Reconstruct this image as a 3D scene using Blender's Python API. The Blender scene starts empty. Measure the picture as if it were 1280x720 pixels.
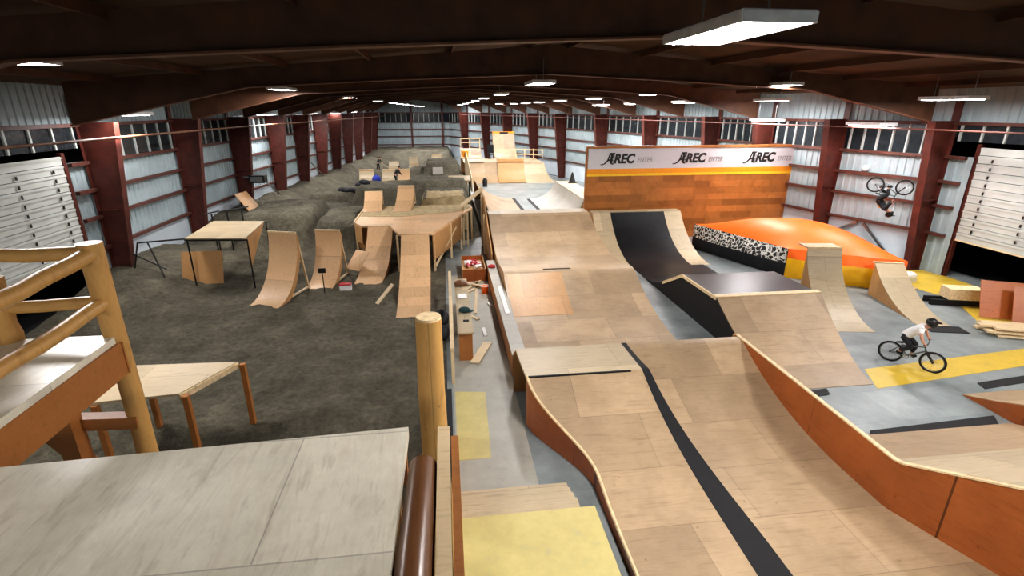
import bpy, bmesh, math, random
from mathutils import Vector, Matrix, noise
random.seed(7)
C = bpy.context.scene.collection
PI = math.pi
R = math.radians

# ------------------------------------------------------------------ materials
def new_mat(name):
    m = bpy.data.materials.new(name); m.use_nodes = True
    nt = m.node_tree; b = nt.nodes['Principled BSDF']
    return m, nt, b

def nd(nt, t, **kw):
    n = nt.nodes.new(t)
    for k, v in kw.items():
        if hasattr(n, k): setattr(n, k, v)
        else: n.inputs[k].default_value = v
    return n

def mapped(nt, scale=(1, 1, 1), rot=(0, 0, 0), loc=(0, 0, 0)):
    tc = nd(nt, 'ShaderNodeTexCoord'); mp = nd(nt, 'ShaderNodeMapping')
    mp.inputs['Scale'].default_value = scale; mp.inputs['Rotation'].default_value = rot
    mp.inputs['Location'].default_value = loc
    nt.links.new(tc.outputs['Object'], mp.inputs['Vector'])
    return mp.outputs['Vector']

def ramp_node(nt, fac, stops):
    r = nd(nt, 'ShaderNodeValToRGB')
    e = r.color_ramp.elements
    while len(e) < len(stops): e.new(0.5)
    for i, (p, c) in enumerate(stops):
        e[i].position = p; e[i].color = (*c, 1) if len(c) == 3 else c
    nt.links.new(fac, r.inputs['Fac'])
    return r.outputs['Color']

def mix(nt, a, b, fac, mode='MIX'):
    n = nd(nt, 'ShaderNodeMix', data_type='RGBA', blend_type=mode)
    for s, i in ((fac, 0), (a, 6), (b, 7)):
        if hasattr(s, 'is_linked') or hasattr(s, 'links'): nt.links.new(s, n.inputs[i])
        elif isinstance(s, (int, float)): n.inputs[i].default_value = s
        else: n.inputs[i].default_value = (*s, 1)
    return n.outputs[2]

def sc(c, f): return tuple(min(1, x * f) for x in c)

def flat(name, c, rough=.6, metal=0, var=.12, nscale=6, bump=0):
    m, nt, b = new_mat(name)
    v = mapped(nt)
    n = nd(nt, 'ShaderNodeTexNoise', Scale=nscale, Detail=5.0)
    nt.links.new(v, n.inputs['Vector'])
    col = ramp_node(nt, n.outputs['Fac'], [(.3, sc(c, 1 - var)), (.7, sc(c, 1 + var))])
    nt.links.new(col, b.inputs['Base Color'])
    b.inputs['Roughness'].default_value = rough; b.inputs['Metallic'].default_value = metal
    if bump:
        bp = nd(nt, 'ShaderNodeBump', Strength=bump, Distance=.02)
        nt.links.new(n.outputs['Fac'], bp.inputs['Height']); nt.links.new(bp.outputs['Normal'], b.inputs['Normal'])
    return m

def wood(name, c, var=.2, sheet=(2.44, 1.22), grain=(1, 12, 12), seams=.35, rough=.45, spots=.3, rot=(0, 0, 0), dirty=.25, loc=(0, 0, 0)):
    """plywood / timber: sheet-sized tint changes, thin seams, stretched grain, scuffs and knots"""
    m, nt, b = new_mat(name)
    v = mapped(nt, rot=rot, loc=loc)
    br = nd(nt, 'ShaderNodeTexBrick', offset=.5, squash=1.0)
    br.inputs['Scale'].default_value = 1; br.inputs['Brick Width'].default_value = sheet[0]
    br.inputs['Row Height'].default_value = sheet[1]; br.inputs['Mortar Size'].default_value = .006
    br.inputs['Mortar Smooth'].default_value = .1; br.inputs['Bias'].default_value = 0
    br.inputs['Color1'].default_value = (*sc(c, 1 - var), 1); br.inputs['Color2'].default_value = (*sc(c, 1 + var), 1)
    br.inputs['Mortar'].default_value = (*sc(c, 1 - seams), 1)
    nt.links.new(v, br.inputs['Vector'])
    gm = nd(nt, 'ShaderNodeMapping'); gm.inputs['Scale'].default_value = grain
    nt.links.new(v, gm.inputs['Vector'])
    g = nd(nt, 'ShaderNodeTexNoise', Scale=1.6, Detail=8.0, Roughness=.65, Distortion=.6)
    nt.links.new(gm.outputs['Vector'], g.inputs['Vector'])
    gc = ramp_node(nt, g.outputs['Fac'], [(.25, (.62, .58, .52)), (.5, (1, 1, 1)), (.8, (.82, .78, .72))])
    col = mix(nt, br.outputs['Color'], gc, .8, 'MULTIPLY')
    d = nd(nt, 'ShaderNodeTexNoise', Scale=.9, Detail=6.0, Roughness=.7)
    nt.links.new(v, d.inputs['Vector'])
    dc = ramp_node(nt, d.outputs['Fac'], [(.35, (.55, .53, .5)), (.6, (1, 1, 1))])
    col = mix(nt, col, dc, dirty, 'MULTIPLY')
    s = nd(nt, 'ShaderNodeTexVoronoi', Scale=3.2); nt.links.new(v, s.inputs['Vector'])
    scol = ramp_node(nt, s.outputs['Distance'], [(.03, (.35, .28, .2)), (.09, (1, 1, 1))])
    col = mix(nt, col, scol, spots, 'MULTIPLY')
    nt.links.new(col, b.inputs['Base Color'])
    b.inputs['Roughness'].default_value = rough
    bp = nd(nt, 'ShaderNodeBump', Strength=.12, Distance=.01)
    nt.links.new(g.outputs['Fac'], bp.inputs['Height']); nt.links.new(bp.outputs['Normal'], b.inputs['Normal'])
    return m

def emit(name, c, s):
    m, nt, b = new_mat(name)
    b.inputs['Base Color'].default_value = (*c, 1); b.inputs['Emission Color'].default_value = (*c, 1)
    b.inputs['Emission Strength'].default_value = s
    return m

M = {}
M['ply'] = wood('tan_skate_ply', (.45, .325, .20), .17, spots=.5, dirty=.45)
M['ply_pale'] = wood('pale_ply', (.52, .42, .275), .13)
M['ply_new'] = wood('fresh_birch_ply', (.66, .43, .24), .12, sheet=(2.44, .6), seams=.3, dirty=.1, grain=(10, 1.2, 10))
M['ply_side'] = wood('ply_side', (.55, .31, .13), .12, grain=(12, 1, 12), spots=.2)
M['ply_edge'] = flat('ply_edge', (.74, .57, .34), .6, var=.2, nscale=14)
M['cheek'] = wood('rust_stained_ply', (.42, .125, .03), .12, sheet=(2.44, 4), grain=(1, 1.5, 14), rough=.38, dirty=.45, spots=.6, seams=.7)
M['wallride'] = wood('stained_wallride_ply', (.44, .175, .046), .28, sheet=(1.7, .33), grain=(1.4, 1, 9), rough=.35, dirty=.5, rot=(R(90), 0, 0), spots=.15, seams=.2)
M['deck_ply'] = wood('weathered_deck_ply', (.84, .80, .66), .07, sheet=(2.44, 1.22), grain=(7, 1.1, 7), rough=.3, dirty=.5, spots=.1)
M['orange_timber'] = wood('orange_timber', (.42, .17, .045), .1, sheet=(8, 4), grain=(2, 9, 9), rough=.5)
M['log'] = wood('peeled_log', (.62, .36, .12), .08, sheet=(30, 30), grain=(7, 7, 1.4), rough=.4, spots=.5)
M['log_x'] = wood('peeled_log_x', (.64, .38, .13), .08, sheet=(30, 30), grain=(1.4, 7, 7), rough=.4, spots=.5)
M['dark_log'] = wood('dark_log', (.19, .085, .035), .1, sheet=(30, 30), grain=(9, 1.2, 9), rough=.3)
M['lumber'] = wood('pale_lumber', (.74, .58, .36), .12, sheet=(5, 5), grain=(1.5, 12, 12), spots=.15)
M['rubber'] = flat('black_ramp_skin', (.009, .010, .012), .36, var=.35, nscale=3)
M['black_paint_and_dark'] = flat('black_paint_and_dark', (.007, .007, .008), .7, var=.3)
M['steel'] = flat('rust_red_steel', (.085, .019, .012), .5, var=.3, nscale=3)
M['girt'] = flat('girt_steel', (.10, .035, .025), .55, var=.25, nscale=3)
M['rafter'] = flat('rafter_steel', (.10, .042, .02), .6, var=.3, nscale=2)
M['flange'] = flat('flange_edge', (.16, .075, .04), .55, var=.2)
M['roof'] = flat('brown_roof_lining', (.075, .036, .014), .85, var=.3, nscale=.7)
M['metal_wall'] = flat('blue_grey_cladding', (.33, .40, .42), .5, var=.12, nscale=1.2)
M['white_panel'] = flat('white_liner_panel', (.55, .62, .67), .5, var=.08, nscale=1)
M['door_white'] = flat('white_door', (.50, .52, .49), .5, var=.07, nscale=2)
M['pane'] = flat('dark_pane', (.02, .026, .03), .2, var=.3)
M['mullion'] = flat('pale_mullion', (.45, .48, .46), .5, var=.15)
M['black_metal'] = flat('black_metal', (.012, .012, .012), .45)
M['grey_metal'] = flat('grey_metal', (.35, .36, .36), .35, 1.0)
M['fixture'] = flat('fixture_white', (.75, .75, .75), .4)
M['tube'] = emit('lamp_tube', (.97, .95, 1.0), 22)
M['white'] = flat('white_vinyl', (.62, .62, .64), .4, var=.03)
M['banner_orange'] = flat('orange_band', (.86, .33, .02), .4, var=.06)
M['banner_yellow'] = flat('yellow_band', (.9, .55, .03), .4, var=.05)
M['ink'] = flat('black_ink', (.012, .012, .012), .5)
M['ink_grey'] = flat('grey_ink', (.28, .28, .29), .5)
M['bag_orange'] = flat('orange_vinyl', (.95, .15, .006), .48, var=.06, nscale=1, bump=.25)
M['bag_yellow'] = flat('yellow_vinyl', (.95, .50, .01), .35, var=.12, nscale=2, bump=.3)
M['cloth_black'] = flat('black_cloth', (.016, .017, .02), .85)
M['cloth_white'] = flat('white_cloth', (.8, .8, .8), .85, var=.05)
M['cloth_blue'] = flat('blue_cloth', (.02, .04, .35), .7)
M['cloth_green'] = flat('dark_green_cloth', (.015, .05, .05), .85)
M['yellow_cloth'] = flat('yellow_cloth', (.65, .36, .02), .8)
M['skin'] = flat('skin', (.55, .29, .19), .55, var=.06)
M['helmet'] = flat('helmet_black', (.015, .014, .014), .3)
M['tyre'] = flat('tyre', (.012, .012, .012), .8)
M['red'] = flat('red_plastic', (.5, .03, .04), .4)
M['paper'] = flat('white_paper', (.8, .8, .78), .7)
M['frame_grey'] = flat('bike_frame_grey', (.12, .14, .14), .35, .3)
M['bank_grey'] = wood('grey_worn_ply', (.42, .40, .35), .1)

# scribbled black and white airbag flank
def scribble():
    m, nt, b = new_mat('scribble_print')
    v = mapped(nt)
    n = nd(nt, 'ShaderNodeTexVoronoi', Scale=5.5, feature='DISTANCE_TO_EDGE')
    w = nd(nt, 'ShaderNodeTexNoise', Scale=4.0, Detail=4.0)
    nt.links.new(v, w.inputs['Vector'])
    mx = mix(nt, v, w.outputs['Color'], .35, 'ADD')
    nt.links.new(mx, n.inputs['Vector'])
    col = ramp_node(nt, n.outputs['Distance'], [(.05, (.8, .78, .72)), (.11, (.02, .02, .02))])
    nt.links.new(col, b.inputs['Base Color']); b.inputs['Roughness'].default_value = .4
    return m
M['scribble'] = scribble()

def floor_mat():
    m, nt, b = new_mat('blue_grey_floor')
    v = mapped(nt)
    n = nd(nt, 'ShaderNodeTexNoise', Scale=.7, Detail=8.0, Roughness=.65); nt.links.new(v, n.inputs['Vector'])
    c1 = ramp_node(nt, n.outputs['Fac'], [(.3, (.14, .165, .165)), (.5, (.22, .25, .25)), (.72, (.33, .36, .36))])
    br = nd(nt, 'ShaderNodeTexBrick', offset=.5); br.inputs['Scale'].default_value = 1
    br.inputs['Brick Width'].default_value = 2.44; br.inputs['Row Height'].default_value = 1.22
    br.inputs['Mortar Size'].default_value = .004
    for k, c in (('Color1', .9), ('Color2', 1.08), ('Mortar', .6)): br.inputs[k].default_value = (c, c, c, 1)
    nt.links.new(v, br.inputs['Vector'])
    nt.links.new(mix(nt, c1, br.outputs['Color'], 1.0, 'MULTIPLY'), b.inputs['Base Color'])
    b.inputs['Roughness'].default_value = .38
    return m
M['floor'] = floor_mat()
def paint_mat(name, c, under):
    m, nt, b = new_mat(name)
    v = mapped(nt)
    n = nd(nt, 'ShaderNodeTexNoise', Scale=2.0, Detail=9.0, Roughness=.75); nt.links.new(v, n.inputs['Vector'])
    nt.links.new(ramp_node(nt, n.outputs['Fac'], [(.25, under), (.42, c), (.7, sc(c, 1.2))]), b.inputs['Base Color'])
    b.inputs['Roughness'].default_value = .42
    return m
M['yellow_floor'] = paint_mat('worn_yellow_paint', (.55, .38, .045), (.32, .29, .14))
M['yellow_ply'] = paint_mat('yellow_washed_ply', (.52, .44, .18), (.38, .36, .26))
M['alley'] = paint_mat('grey_alley_boards', (.36, .35, .30), (.25, .24, .21))

def dirt_mat():
    m, nt, b = new_mat('packed_dirt')
    v = mapped(nt)
    n = nd(nt, 'ShaderNodeTexNoise', Scale=.8, Detail=10.0, Roughness=.7); nt.links.new(v, n.inputs['Vector'])
    n2 = nd(nt, 'ShaderNodeTexNoise', Scale=7.0, Detail=8.0, Roughness=.7); nt.links.new(v, n2.inputs['Vector'])
    c1 = ramp_node(nt, n.outputs['Fac'], [(.3, (.06, .053, .035)), (.55, (.14, .126, .088)), (.75, (.23, .208, .148))])
    c2 = ramp_node(nt, n2.outputs['Fac'], [(.3, (.4, .4, .4)), (.6, (1.15, 1.15, 1.15))])
    nt.links.new(mix(nt, c1, c2, .8, 'MULTIPLY'), b.inputs['Base Color'])
    b.inputs['Roughness'].default_value = .95
    bp = nd(nt, 'ShaderNodeBump', Strength=1.0, Distance=.12)
    nt.links.new(n2.outputs['Fac'], bp.inputs['Height']); nt.links.new(bp.outputs['Normal'], b.inputs['Normal'])
    return m
M['dirt'] = dirt_mat()
M['sandy'] = flat('sandy_dirt', (.40, .31, .17), .95, var=.25, nscale=4, bump=.5)

# ------------------------------------------------------------------ mesh helpers
class MB:
    def __init__(s): s.v = []; s.f = []
    def add(s, vs, fs):
        o = len(s.v); s.v += [tuple(p) for p in vs]; s.f += [tuple(i + o for i in f) for f in fs]; return s
    def box(s, c, d, rot=None):
        x, y, z = (q / 2 for q in d)
        vs = [Vector(p) for p in ((-x, -y, -z), (x, -y, -z), (x, y, -z), (-x, y, -z), (-x, -y, z), (x, -y, z), (x, y, z), (-x, y, z))]
        if rot is not None:
            vs = [rot @ p for p in vs]
        c = Vector(c)
        return s.add([p + c for p in vs], [(3, 2, 1, 0), (4, 5, 6, 7), (0, 1, 5, 4), (1, 2, 6, 5), (2, 3, 7, 6), (3, 0, 4, 7)])
    def bar(s, a, b, w, h=None, up=(0, 0, 1)):
        """square bar from a to b"""
        a = Vector(a); b = Vector(b); h = h or w
        d = b - a; L = d.length; d.normalize()
        u = Vector(up)
        if abs(d.dot(u)) > .98: u = Vector((0, 1, 0))
        sd = d.cross(u).normalized(); u = sd.cross(d)
        rot = Matrix((sd, d, u)).transposed()
        return s.box((a + b) / 2, (w, L, h), rot)
    def tube(s, pts, r, n=10, closed=False, caps=True):
        pts = [Vector(p) for p in pts]; k = len(pts)
        rs = r if isinstance(r, (list, tuple)) else [r] * k
        o = len(s.v); ref = None
        for i, p in enumerate(pts):
            if closed: d = pts[(i + 1) % k] - pts[i - 1]
            else: d = pts[min(i + 1, k - 1)] - pts[max(i - 1, 0)]
            d.normalize()
            if ref is None:
                ref = Vector((0, 0, 1)) if abs(d.z) < .9 else Vector((1, 0, 0))
            a = d.cross(ref).normalized(); b = a.cross(d).normalized(); ref = b
            for j in range(n):
                t = 2 * PI * j / n
                s.v.append(tuple(p + (a * math.cos(t) + b * math.sin(t)) * rs[i]))
        for i in range(k if closed else k - 1):
            for j in range(n):
                q = (i + 1) % k
                s.f.append((o + i * n + j, o + i * n + (j + 1) % n, o + q * n + (j + 1) % n, o + q * n + j))
        if caps and not closed:
            s.f.append(tuple(o + j for j in reversed(range(n)))); s.f.append(tuple(o + (k - 1) * n + j for j in range(n)))
        return s
    def prism(s, poly, x0, x1):
        """poly in (y,z) extruded along x"""
        n = len(poly); o = len(s.v)
        for x in (x0, x1):
            s.v += [(x, p[0], p[1]) for p in poly]
        s.f.append(tuple(o + i for i in range(n))); s.f.append(tuple(o + n + i for i in reversed(range(n))))
        for i in range(n):
            j = (i + 1) % n
            s.f.append((o + i, o + n + i, o + n + j, o + j))
        return s
    def slab(s, poly, z0, z1):
        """poly in (x,y) extruded along z"""
        n = len(poly); o = len(s.v)
        for z in (z0, z1): s.v += [(p[0], p[1], z) for p in poly]
        s.f.append(tuple(o + i for i in reversed(range(n)))); s.f.append(tuple(o + n + i for i in range(n)))
        for i in range(n):
            j = (i + 1) % n
            s.f.append((o + i, o + j, o + n + j, o + n + i))
        return s
    def sheet(s, prof, x0, x1, t=.03, xs=None):
        """a sheet of thickness t following profile (y,z); x0/x1 numbers or functions of y"""
        n = len(prof); o = len(s.v)
        f0 = x0 if callable(x0) else (lambda y: x0); f1 = x1 if callable(x1) else (lambda y: x1)
        nr = []
        for i in range(n):
            a = prof[max(i - 1, 0)]; b = prof[min(i + 1, n - 1)]
            l = math.hypot(b[0] - a[0], b[1] - a[1]) or 1
            nr.append((-(b[1] - a[1]) / l, (b[0] - a[0]) / l))
        for i, (y, z) in enumerate(prof):
            ny, nz = nr[i]
            s.v += [(f0(y), y, z), (f1(y), y, z), (f1(y), y - ny * t, z - nz * t), (f0(y), y - ny * t, z - nz * t)]
        for i in range(n - 1):
            a = o + 4 * i; b = a + 4
            s.f += [(a, a + 1, b + 1, b), (a + 1, a + 2, b + 2, b + 1), (a + 2, a + 3, b + 3, b + 2), (a + 3, a, b, b + 3)]
        s.f += [(o + 3, o + 2, o + 1, o), (o + 4 * n - 4, o + 4 * n - 3, o + 4 * n - 2, o + 4 * n - 1)]
        return s
    def ball(s, c, r, n=12, m=8, rot=None):
        rx, ry, rz = r if isinstance(r, (tuple, list)) else (r, r, r)
        o = len(s.v); c = Vector(c)
        for i in range(m + 1):
            a = PI * i / m
            for j in range(n):
                t = 2 * PI * j / n
                p = Vector((rx * math.sin(a) * math.cos(t), ry * math.sin(a) * math.sin(t), rz * math.cos(a)))
                if rot is not None: p = rot @ p
                s.v.append(tuple(c + p))
        for i in range(m):
            for j in range(n):
                s.f.append((o + i * n + j, o + (i + 1) * n + j, o + (i + 1) * n + (j + 1) % n, o + i * n + (j + 1) % n))
        return s

def obj(name, mb, mat, parent=None, smooth=False, bevel=0):
    me = bpy.data.meshes.new(name)
    me.from_pydata(mb.v, [], mb.f); me.validate()
    bm = bmesh.new(); bm.from_mesh(me); bmesh.ops.remove_doubles(bm, verts=bm.verts, dist=1e-5)
    bmesh.ops.recalc_face_normals(bm, faces=bm.faces); bm.to_mesh(me); bm.free()
    me.materials.append(M[mat] if isinstance(mat, str) else mat)
    if smooth:
        for p in me.polygons: p.use_smooth = True
        if smooth == 'auto':
            bm = bmesh.new(); bm.from_mesh(me)
            for e in bm.edges:
                if len(e.link_faces) == 2 and e.calc_face_angle(0) > R(35): e.smooth = False
            bm.to_mesh(me); bm.free()
    o = bpy.data.objects.new(name, me); C.objects.link(o)
    if parent: o.parent = parent
    if bevel:
        b = o.modifiers.new('Bevel', 'BEVEL'); b.width = bevel; b.segments = 2; b.limit_method = 'ANGLE'
    return o

def tag(o, label, cat, group=None):
    o['label'] = label; o['category'] = cat
    if group: o['group'] = group
    return o

def thing(name, label, cat, loc=(0, 0, 0), rz=0, group=None):
    o = bpy.data.objects.new(name, None); C.objects.link(o)
    o.location = loc; o.rotation_euler = (0, 0, rz); o.empty_display_size = .2
    return tag(o, label, cat, group)

def struct(name, mb, mat, parent=None, **k):
    o = obj(name, mb, mat, parent, **k); o['kind'] = 'structure'; return o

def stuff(name, mb, mat, label, cat, **k):
    o = obj(name, mb, mat, **k); o['kind'] = 'stuff'; return tag(o, label, cat)

def copy_tree(o, parent=None):
    c = o.copy(); C.objects.link(c)
    if parent: c.parent = parent
    for ch in list(o.children): copy_tree(ch, c)
    return c

def arc(L, h, n=14, y0=0, z0=0):
    """concave transition from toe (y0,z0) to lip (y0+L,z0+h)"""
    r = (L * L + h * h) / (2 * h)
    if h > L: 
        # steep: blend
        return [(y0 + L * math.sin(i / n * PI / 2), z0 + h * (1 - math.cos(i / n * PI / 2))) for i in range(n + 1)]
    return [(y0 + L * i / n, z0 + r - math.sqrt(max(r * r - (L * i / n) ** 2, 0))) for i in range(n + 1)]

def at(prof, y):
    for a, b in zip(prof, prof[1:]):
        if a[0] <= y <= b[0] or b[0] <= y <= a[0]:
            t = 0 if a[0] == b[0] else (y - a[0]) / (b[0] - a[0]); return a[1] + t * (b[1] - a[1])
    return prof[0][1] if y < prof[0][0] else prof[-1][1]

# ------------------------------------------------------------------ hall plan
COLR = [(20.5, 8.3), (20.35, 13.2), (20.0, 18.8), (18.62, 22.9), (17.73, 27.07), (16.87, 31.19), (15.35, 37.25), (13.66, 43.8), (11.75, 51.0), (9.94, 56.4), (7.89, 62.4), (5.68, 67.4), (3.2, 72.4), (.75, 78)]
COLL = [(-12.8, 7.3), (-12.8, 13.9), (-12.8, 20.5), (-12.8, 27.05), (-12.6, 33.2), (-12.1, 38.5), (-11.7, 43.5), (-11.3, 48.3), (-10.95, 52.8), (-10.6, 57.5), (-10.3, 62.5), (-10.05, 68), (-9.9, 73.2), (-9.75, 78)]
EAVE, KNEE, RIDGE = 7.0, 6.05, 8.55
W0, W1 = 4.74, 5.9      # window band

# floor
struct('floor', MB().slab([(-.15, 1.5), (23, 1.5), (21, 20), (17, 36), (1.2, 80), (-.5, 80)], -.15, 0), 'floor')
# the dirt -----------------------------------------------------------------
def sm(a, b, x):
    t = min(1, max(0, (x - a) / (b - a))); return t * t * (3 - 2 * t)
def mound(x, y, x0, x1, y0, y1, top, fl, bk, sd):
    return top * sm(y0 - fl, y0, y) * (1 - sm(y1, y1 + bk, y)) * sm(x0 - sd, x0, x) * (1 - sm(x1, x1 + sd, x))
MOUNDS = [(-9.7, -6.9, 25.8, 29.5, 1.75, 1.7, 2, .8), (-6.0, -4.2, 24.6, 28.3, 1.55, 1.1, 2.5, .5),
          (-5.8, -2.6, 34.9, 37.6, 1.6, 1.7, 3, .6), (-2.4, 1.2, 35.2, 38, 1.95, 2.0, 3, .5), (-9.4, -6.3, 31.5, 33.3, .95, 1.5, 1.5, .8), (-8.8, -6.4, 35.6, 38, 1.15, 1.6, 2, .8),
          (-1.7, 1.0, 50.5, 53.5, 1.75, 3.6, 3, .6), (-6.8, -2.6, 51, 53.5, .95, 2.5, 3, 1.0), (-4.6, -2.0, 54, 57, .9, 2.2, 2, 1), (-2.2, .6, 59, 62, .9, 2.2, 2.5, .8),
          (-9.5, .3, 69, 79, 1.3, 6, 2, 1.0), (-6.8, -2.2, 40, 44.5, 1.05, 1.8, 3, .7), (-5, -2, 47, 49, .5, 2, 2, .6),
          (-1.2, .9, 27.6, 31, 2.0, 1.2, 2.5, .9)]
def wl(y):
    for a, b in zip(COLL, COLL[1:]):
        if a[1] <= y <= b[1]: return a[0] + (b[0] - a[0]) * (y - a[1]) / (b[1] - a[1])
    return COLL[0][0] if y < COLL[0][1] else COLL[-1][0]
def wr(y):
    for a, b in zip(COLR, COLR[1:]):
        if a[1] <= y <= b[1]: return a[0] + (b[0] - a[0]) * (y - a[1]) / (b[1] - a[1])
    return COLR[0][0] if y < COLR[0][1] else COLR[-1][0]
def edge_x(y):
    return -.2 + 2.1 * sm(25, 27.3, y) + min(0, -.05 * (y - 60)) * (y > 60)
def hgt(x, y):
    h = 0
    for m in MOUNDS: h = max(h, mound(x, y, *m))
    berm = .95 * (1 - sm(1.0, 3.2, x - wl(y))) * sm(23, 31, y)
    h = max(h, berm)
    near = .8 * (1 - sm(.5, 4.2, x + 12.8)) * sm(16, 21, y) * (1 - sm(23, 27, y))
    h = max(h, near)
    h -= .9 * (1 - sm(7.5, 10.5, y)) * (1 - sm(-1.5, -.4, x))  # ground sunk by the near deck to deepen the shade there
    p = Vector((x, y, 0))
    a = .13 if y > 24 else .07
    h += a * noise.fractal(p * .55, 1, 2, 4) + .05 * noise.fractal(p * 2.4, 1, 2, 4)
    e = edge_x(y)
    lip = sm(0, .5, e - x)
    if -4.3 < x < 1.3 and 20.3 < y < 27.6: h = min(h, .25)
    return max(.012 if y > 11 else -1.2, h * lip + .03 * lip)
mb = MB(); nx, ny = 80, 400
ys = [3 + (79 - 3) * (j / ny) for j in range(ny + 1)]
for y in ys:
    xa, xb = wl(y) - .1, edge_x(y)
    for i in range(nx + 1):
        x = xa + (xb - xa) * i / nx
        mb.v.append((x, y, hgt(x, y)))
for j in range(ny):
    for i in range(nx):
        a = j * (nx + 1) + i
        mb.f.append((a, a + 1, a + nx + 2, a + nx + 1))
g = struct('ground', mb, 'dirt', smooth=True)
mb = MB()
for j in range(25):
    for i in range(15):
        x = -1.5 + 2.6 * i / 14; y = 27.35 + 3.4 * j / 24
        e_ = min(1, 4 * min(i, 14 - i) / 14, 4 * min(j + 3, 24 - j) / 24)
        mb.v.append((x, y, hgt(x, y) - .05 + .1 * e_))
for j in range(24):
    for i in range(14): a = j * 15 + i; mb.f.append((a, a + 1, a + 16, a + 15))
stuff('sandy_dirt', mb, 'sandy', 'pale sandy dirt heaped behind the wooden platform', 'dirt', smooth=True)
# ------------------------------------------------------------------ walls
def corrugated(pa, pb, z0, z1, per=.32, dep=.035, flatp=False):
    """cladding between plan points, ribs standing towards +normal"""
    a = Vector((*pa, 0)); b = Vector((*pb, 0)); L = (b - a).length; d = (b - a) / L
    nrm = Vector((-d.y, d.x, 0))
    m = MB()
    if flatp:
        pts = [a, b]
    else:
        k = max(1, round(L / per)); pts = []
        for i in range(k):
            t = L * i / k; q = L / k
            pts += [a + d * t, a + d * (t + q * .55), a + d * (t + q * .65) + nrm * dep, a + d * (t + q * .9) + nrm * dep]
        pts.append(b)
    for p in pts: m.v += [(p.x, p.y, z0), (p.x, p.y, z1)]
    for i in range(len(pts) - 1): m.f.append((2 * i, 2 * i + 2, 2 * i + 3, 2 * i + 1))
    return m
def join(ms):
    r = MB()
    for m in ms: r.add(m.v, m.f)
    return r
LOW = 1.62
def off(p, q, o):
    a = Vector(p); b = Vector(q); d = (b - a).normalized(); n = Vector((-d.y, d.x))
    return (a.x + n.x * o, a.y + n.y * o), (b.x + n.x * o, b.y + n.y * o)

FARW = [(-9.75, 78), (-4.6, 78), (.75, 78)]
DOOR_R = (9.6, 17.75); DZ0, DZ1 = 1.55, 5.12
DOOR_L = (11.5, 19.35)
def wallset(pts, side, lo_from, door=None):
    up = []; low = []
    for p, q in zip(pts, pts[1:]):
        segs = [(p, q)]
        if door:
            pt = lambda y: (p[0] + (q[0] - p[0]) * (y - p[1]) / (q[1] - p[1]), y)
            d0, d1 = door; segs = []
            if p[1] < min(d0, q[1]): segs.append((p, pt(min(d0, q[1]))))
            if q[1] > max(d1, p[1]): segs.append((pt(max(d1, p[1])), q))
        for s in segs:
            up.append(corrugated(*s, LOW if s[0][1] > lo_from else 0, W0)); up.append(corrugated(*s, W1, EAVE + .6))
            if s[0][1] > lo_from: low.append(corrugated(*s, 0, LOW, flatp=True))
        if door:
            o0, o1 = max(d0, p[1]), min(d1, q[1])
            if o1 > o0: up.append(corrugated(pt(o0), pt(o1), W1, EAVE + .6))
    w = struct('wall_' + side, join(up), 'metal_wall')
    struct('lower_panel', join(low), 'white_panel', w)
    return w
wallset([(a, b) for a, b in COLR], 'right', 18, DOOR_R)
wallset([(a, b) for a, b in reversed(COLL)][::-1], 'left', 0, DOOR_L)
wallset(FARW, 'far', 0)

# girts: continuous rails on the wall's inside
def girt(p, q, z, o, w=.14, h=.13, name='beam'):
    a, b = off(p, q, o)
    return struct(name, MB().bar((*a, z), (*b, z), w, h), 'girt')
GZ = (LOW, 2.75, 3.72, W0 - .06, W1 + .06)
def girts_line(pts, sgn, door=None):
    for z in GZ:
        m = MB()
        for p, q in zip(pts, pts[1:]):
            if door and z < 5.2:
                lo, hi = p[1], q[1]
                if hi <= door[1] and lo >= door[0]: continue
                f = lambda y: (p[0] + (q[0] - p[0]) * (y - lo) / (hi - lo), y)
                if lo < door[1] < hi: p = f(door[1] + .2)
                elif lo < door[0] < hi: q = f(door[0] - .2)
            a, b = off(p, q, sgn * .12)
            m.bar((*a, z), (*b, z), .14, .12)
        struct('beam', m, 'girt')
girts_line(COLR, 1, DOOR_R)
girts_line(COLL, -1, DOOR_L)
girts_line(FARW, -1)

# clerestory windows, one per bay
wn = 0
def window(p, q, sgn, n=6, inset=.35, W0=W0):
    global wn
    wn += 1
    a = Vector(p); b = Vector(q); d = (b - a).normalized()
    a2 = a + d * inset; b2 = b - d * inset
    pa, pb = off(tuple(a2), tuple(b2), sgn * .02)
    w = struct('window_%d' % wn, MB().bar((*pa, (W0 + W1) / 2), (*pb, (W0 + W1) / 2), .05, W1 - W0), 'pane')
    m = MB(); fa, fb = Vector(off(p, q, sgn * .07)[0]), Vector(off(p, q, sgn * .07)[1])
    fa = fa + d * inset; fb = fb - d * inset
    for i in range(n + 1):
        c = fa + (fb - fa) * i / n
        m.box((c.x, c.y, (W0 + W1) / 2), (.075, .075, W1 - W0))
    f = obj('window_frame', m, 'mullion', w); f['kind'] = 'structure'
for p, q in zip(COLR, COLR[1:]): window(p, q, 1, W0=5.3 if p[1] < 18 else W0)
for p, q in zip(COLL, COLL[1:]): window(p, q, -1, W0=5.2 if p[1] < 19 else W0)
window((-9.3, 78), (-5.0, 78), -1, 5, .3); window((-4.4, 78), (-.6, 78), -1, 5, .1)

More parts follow.
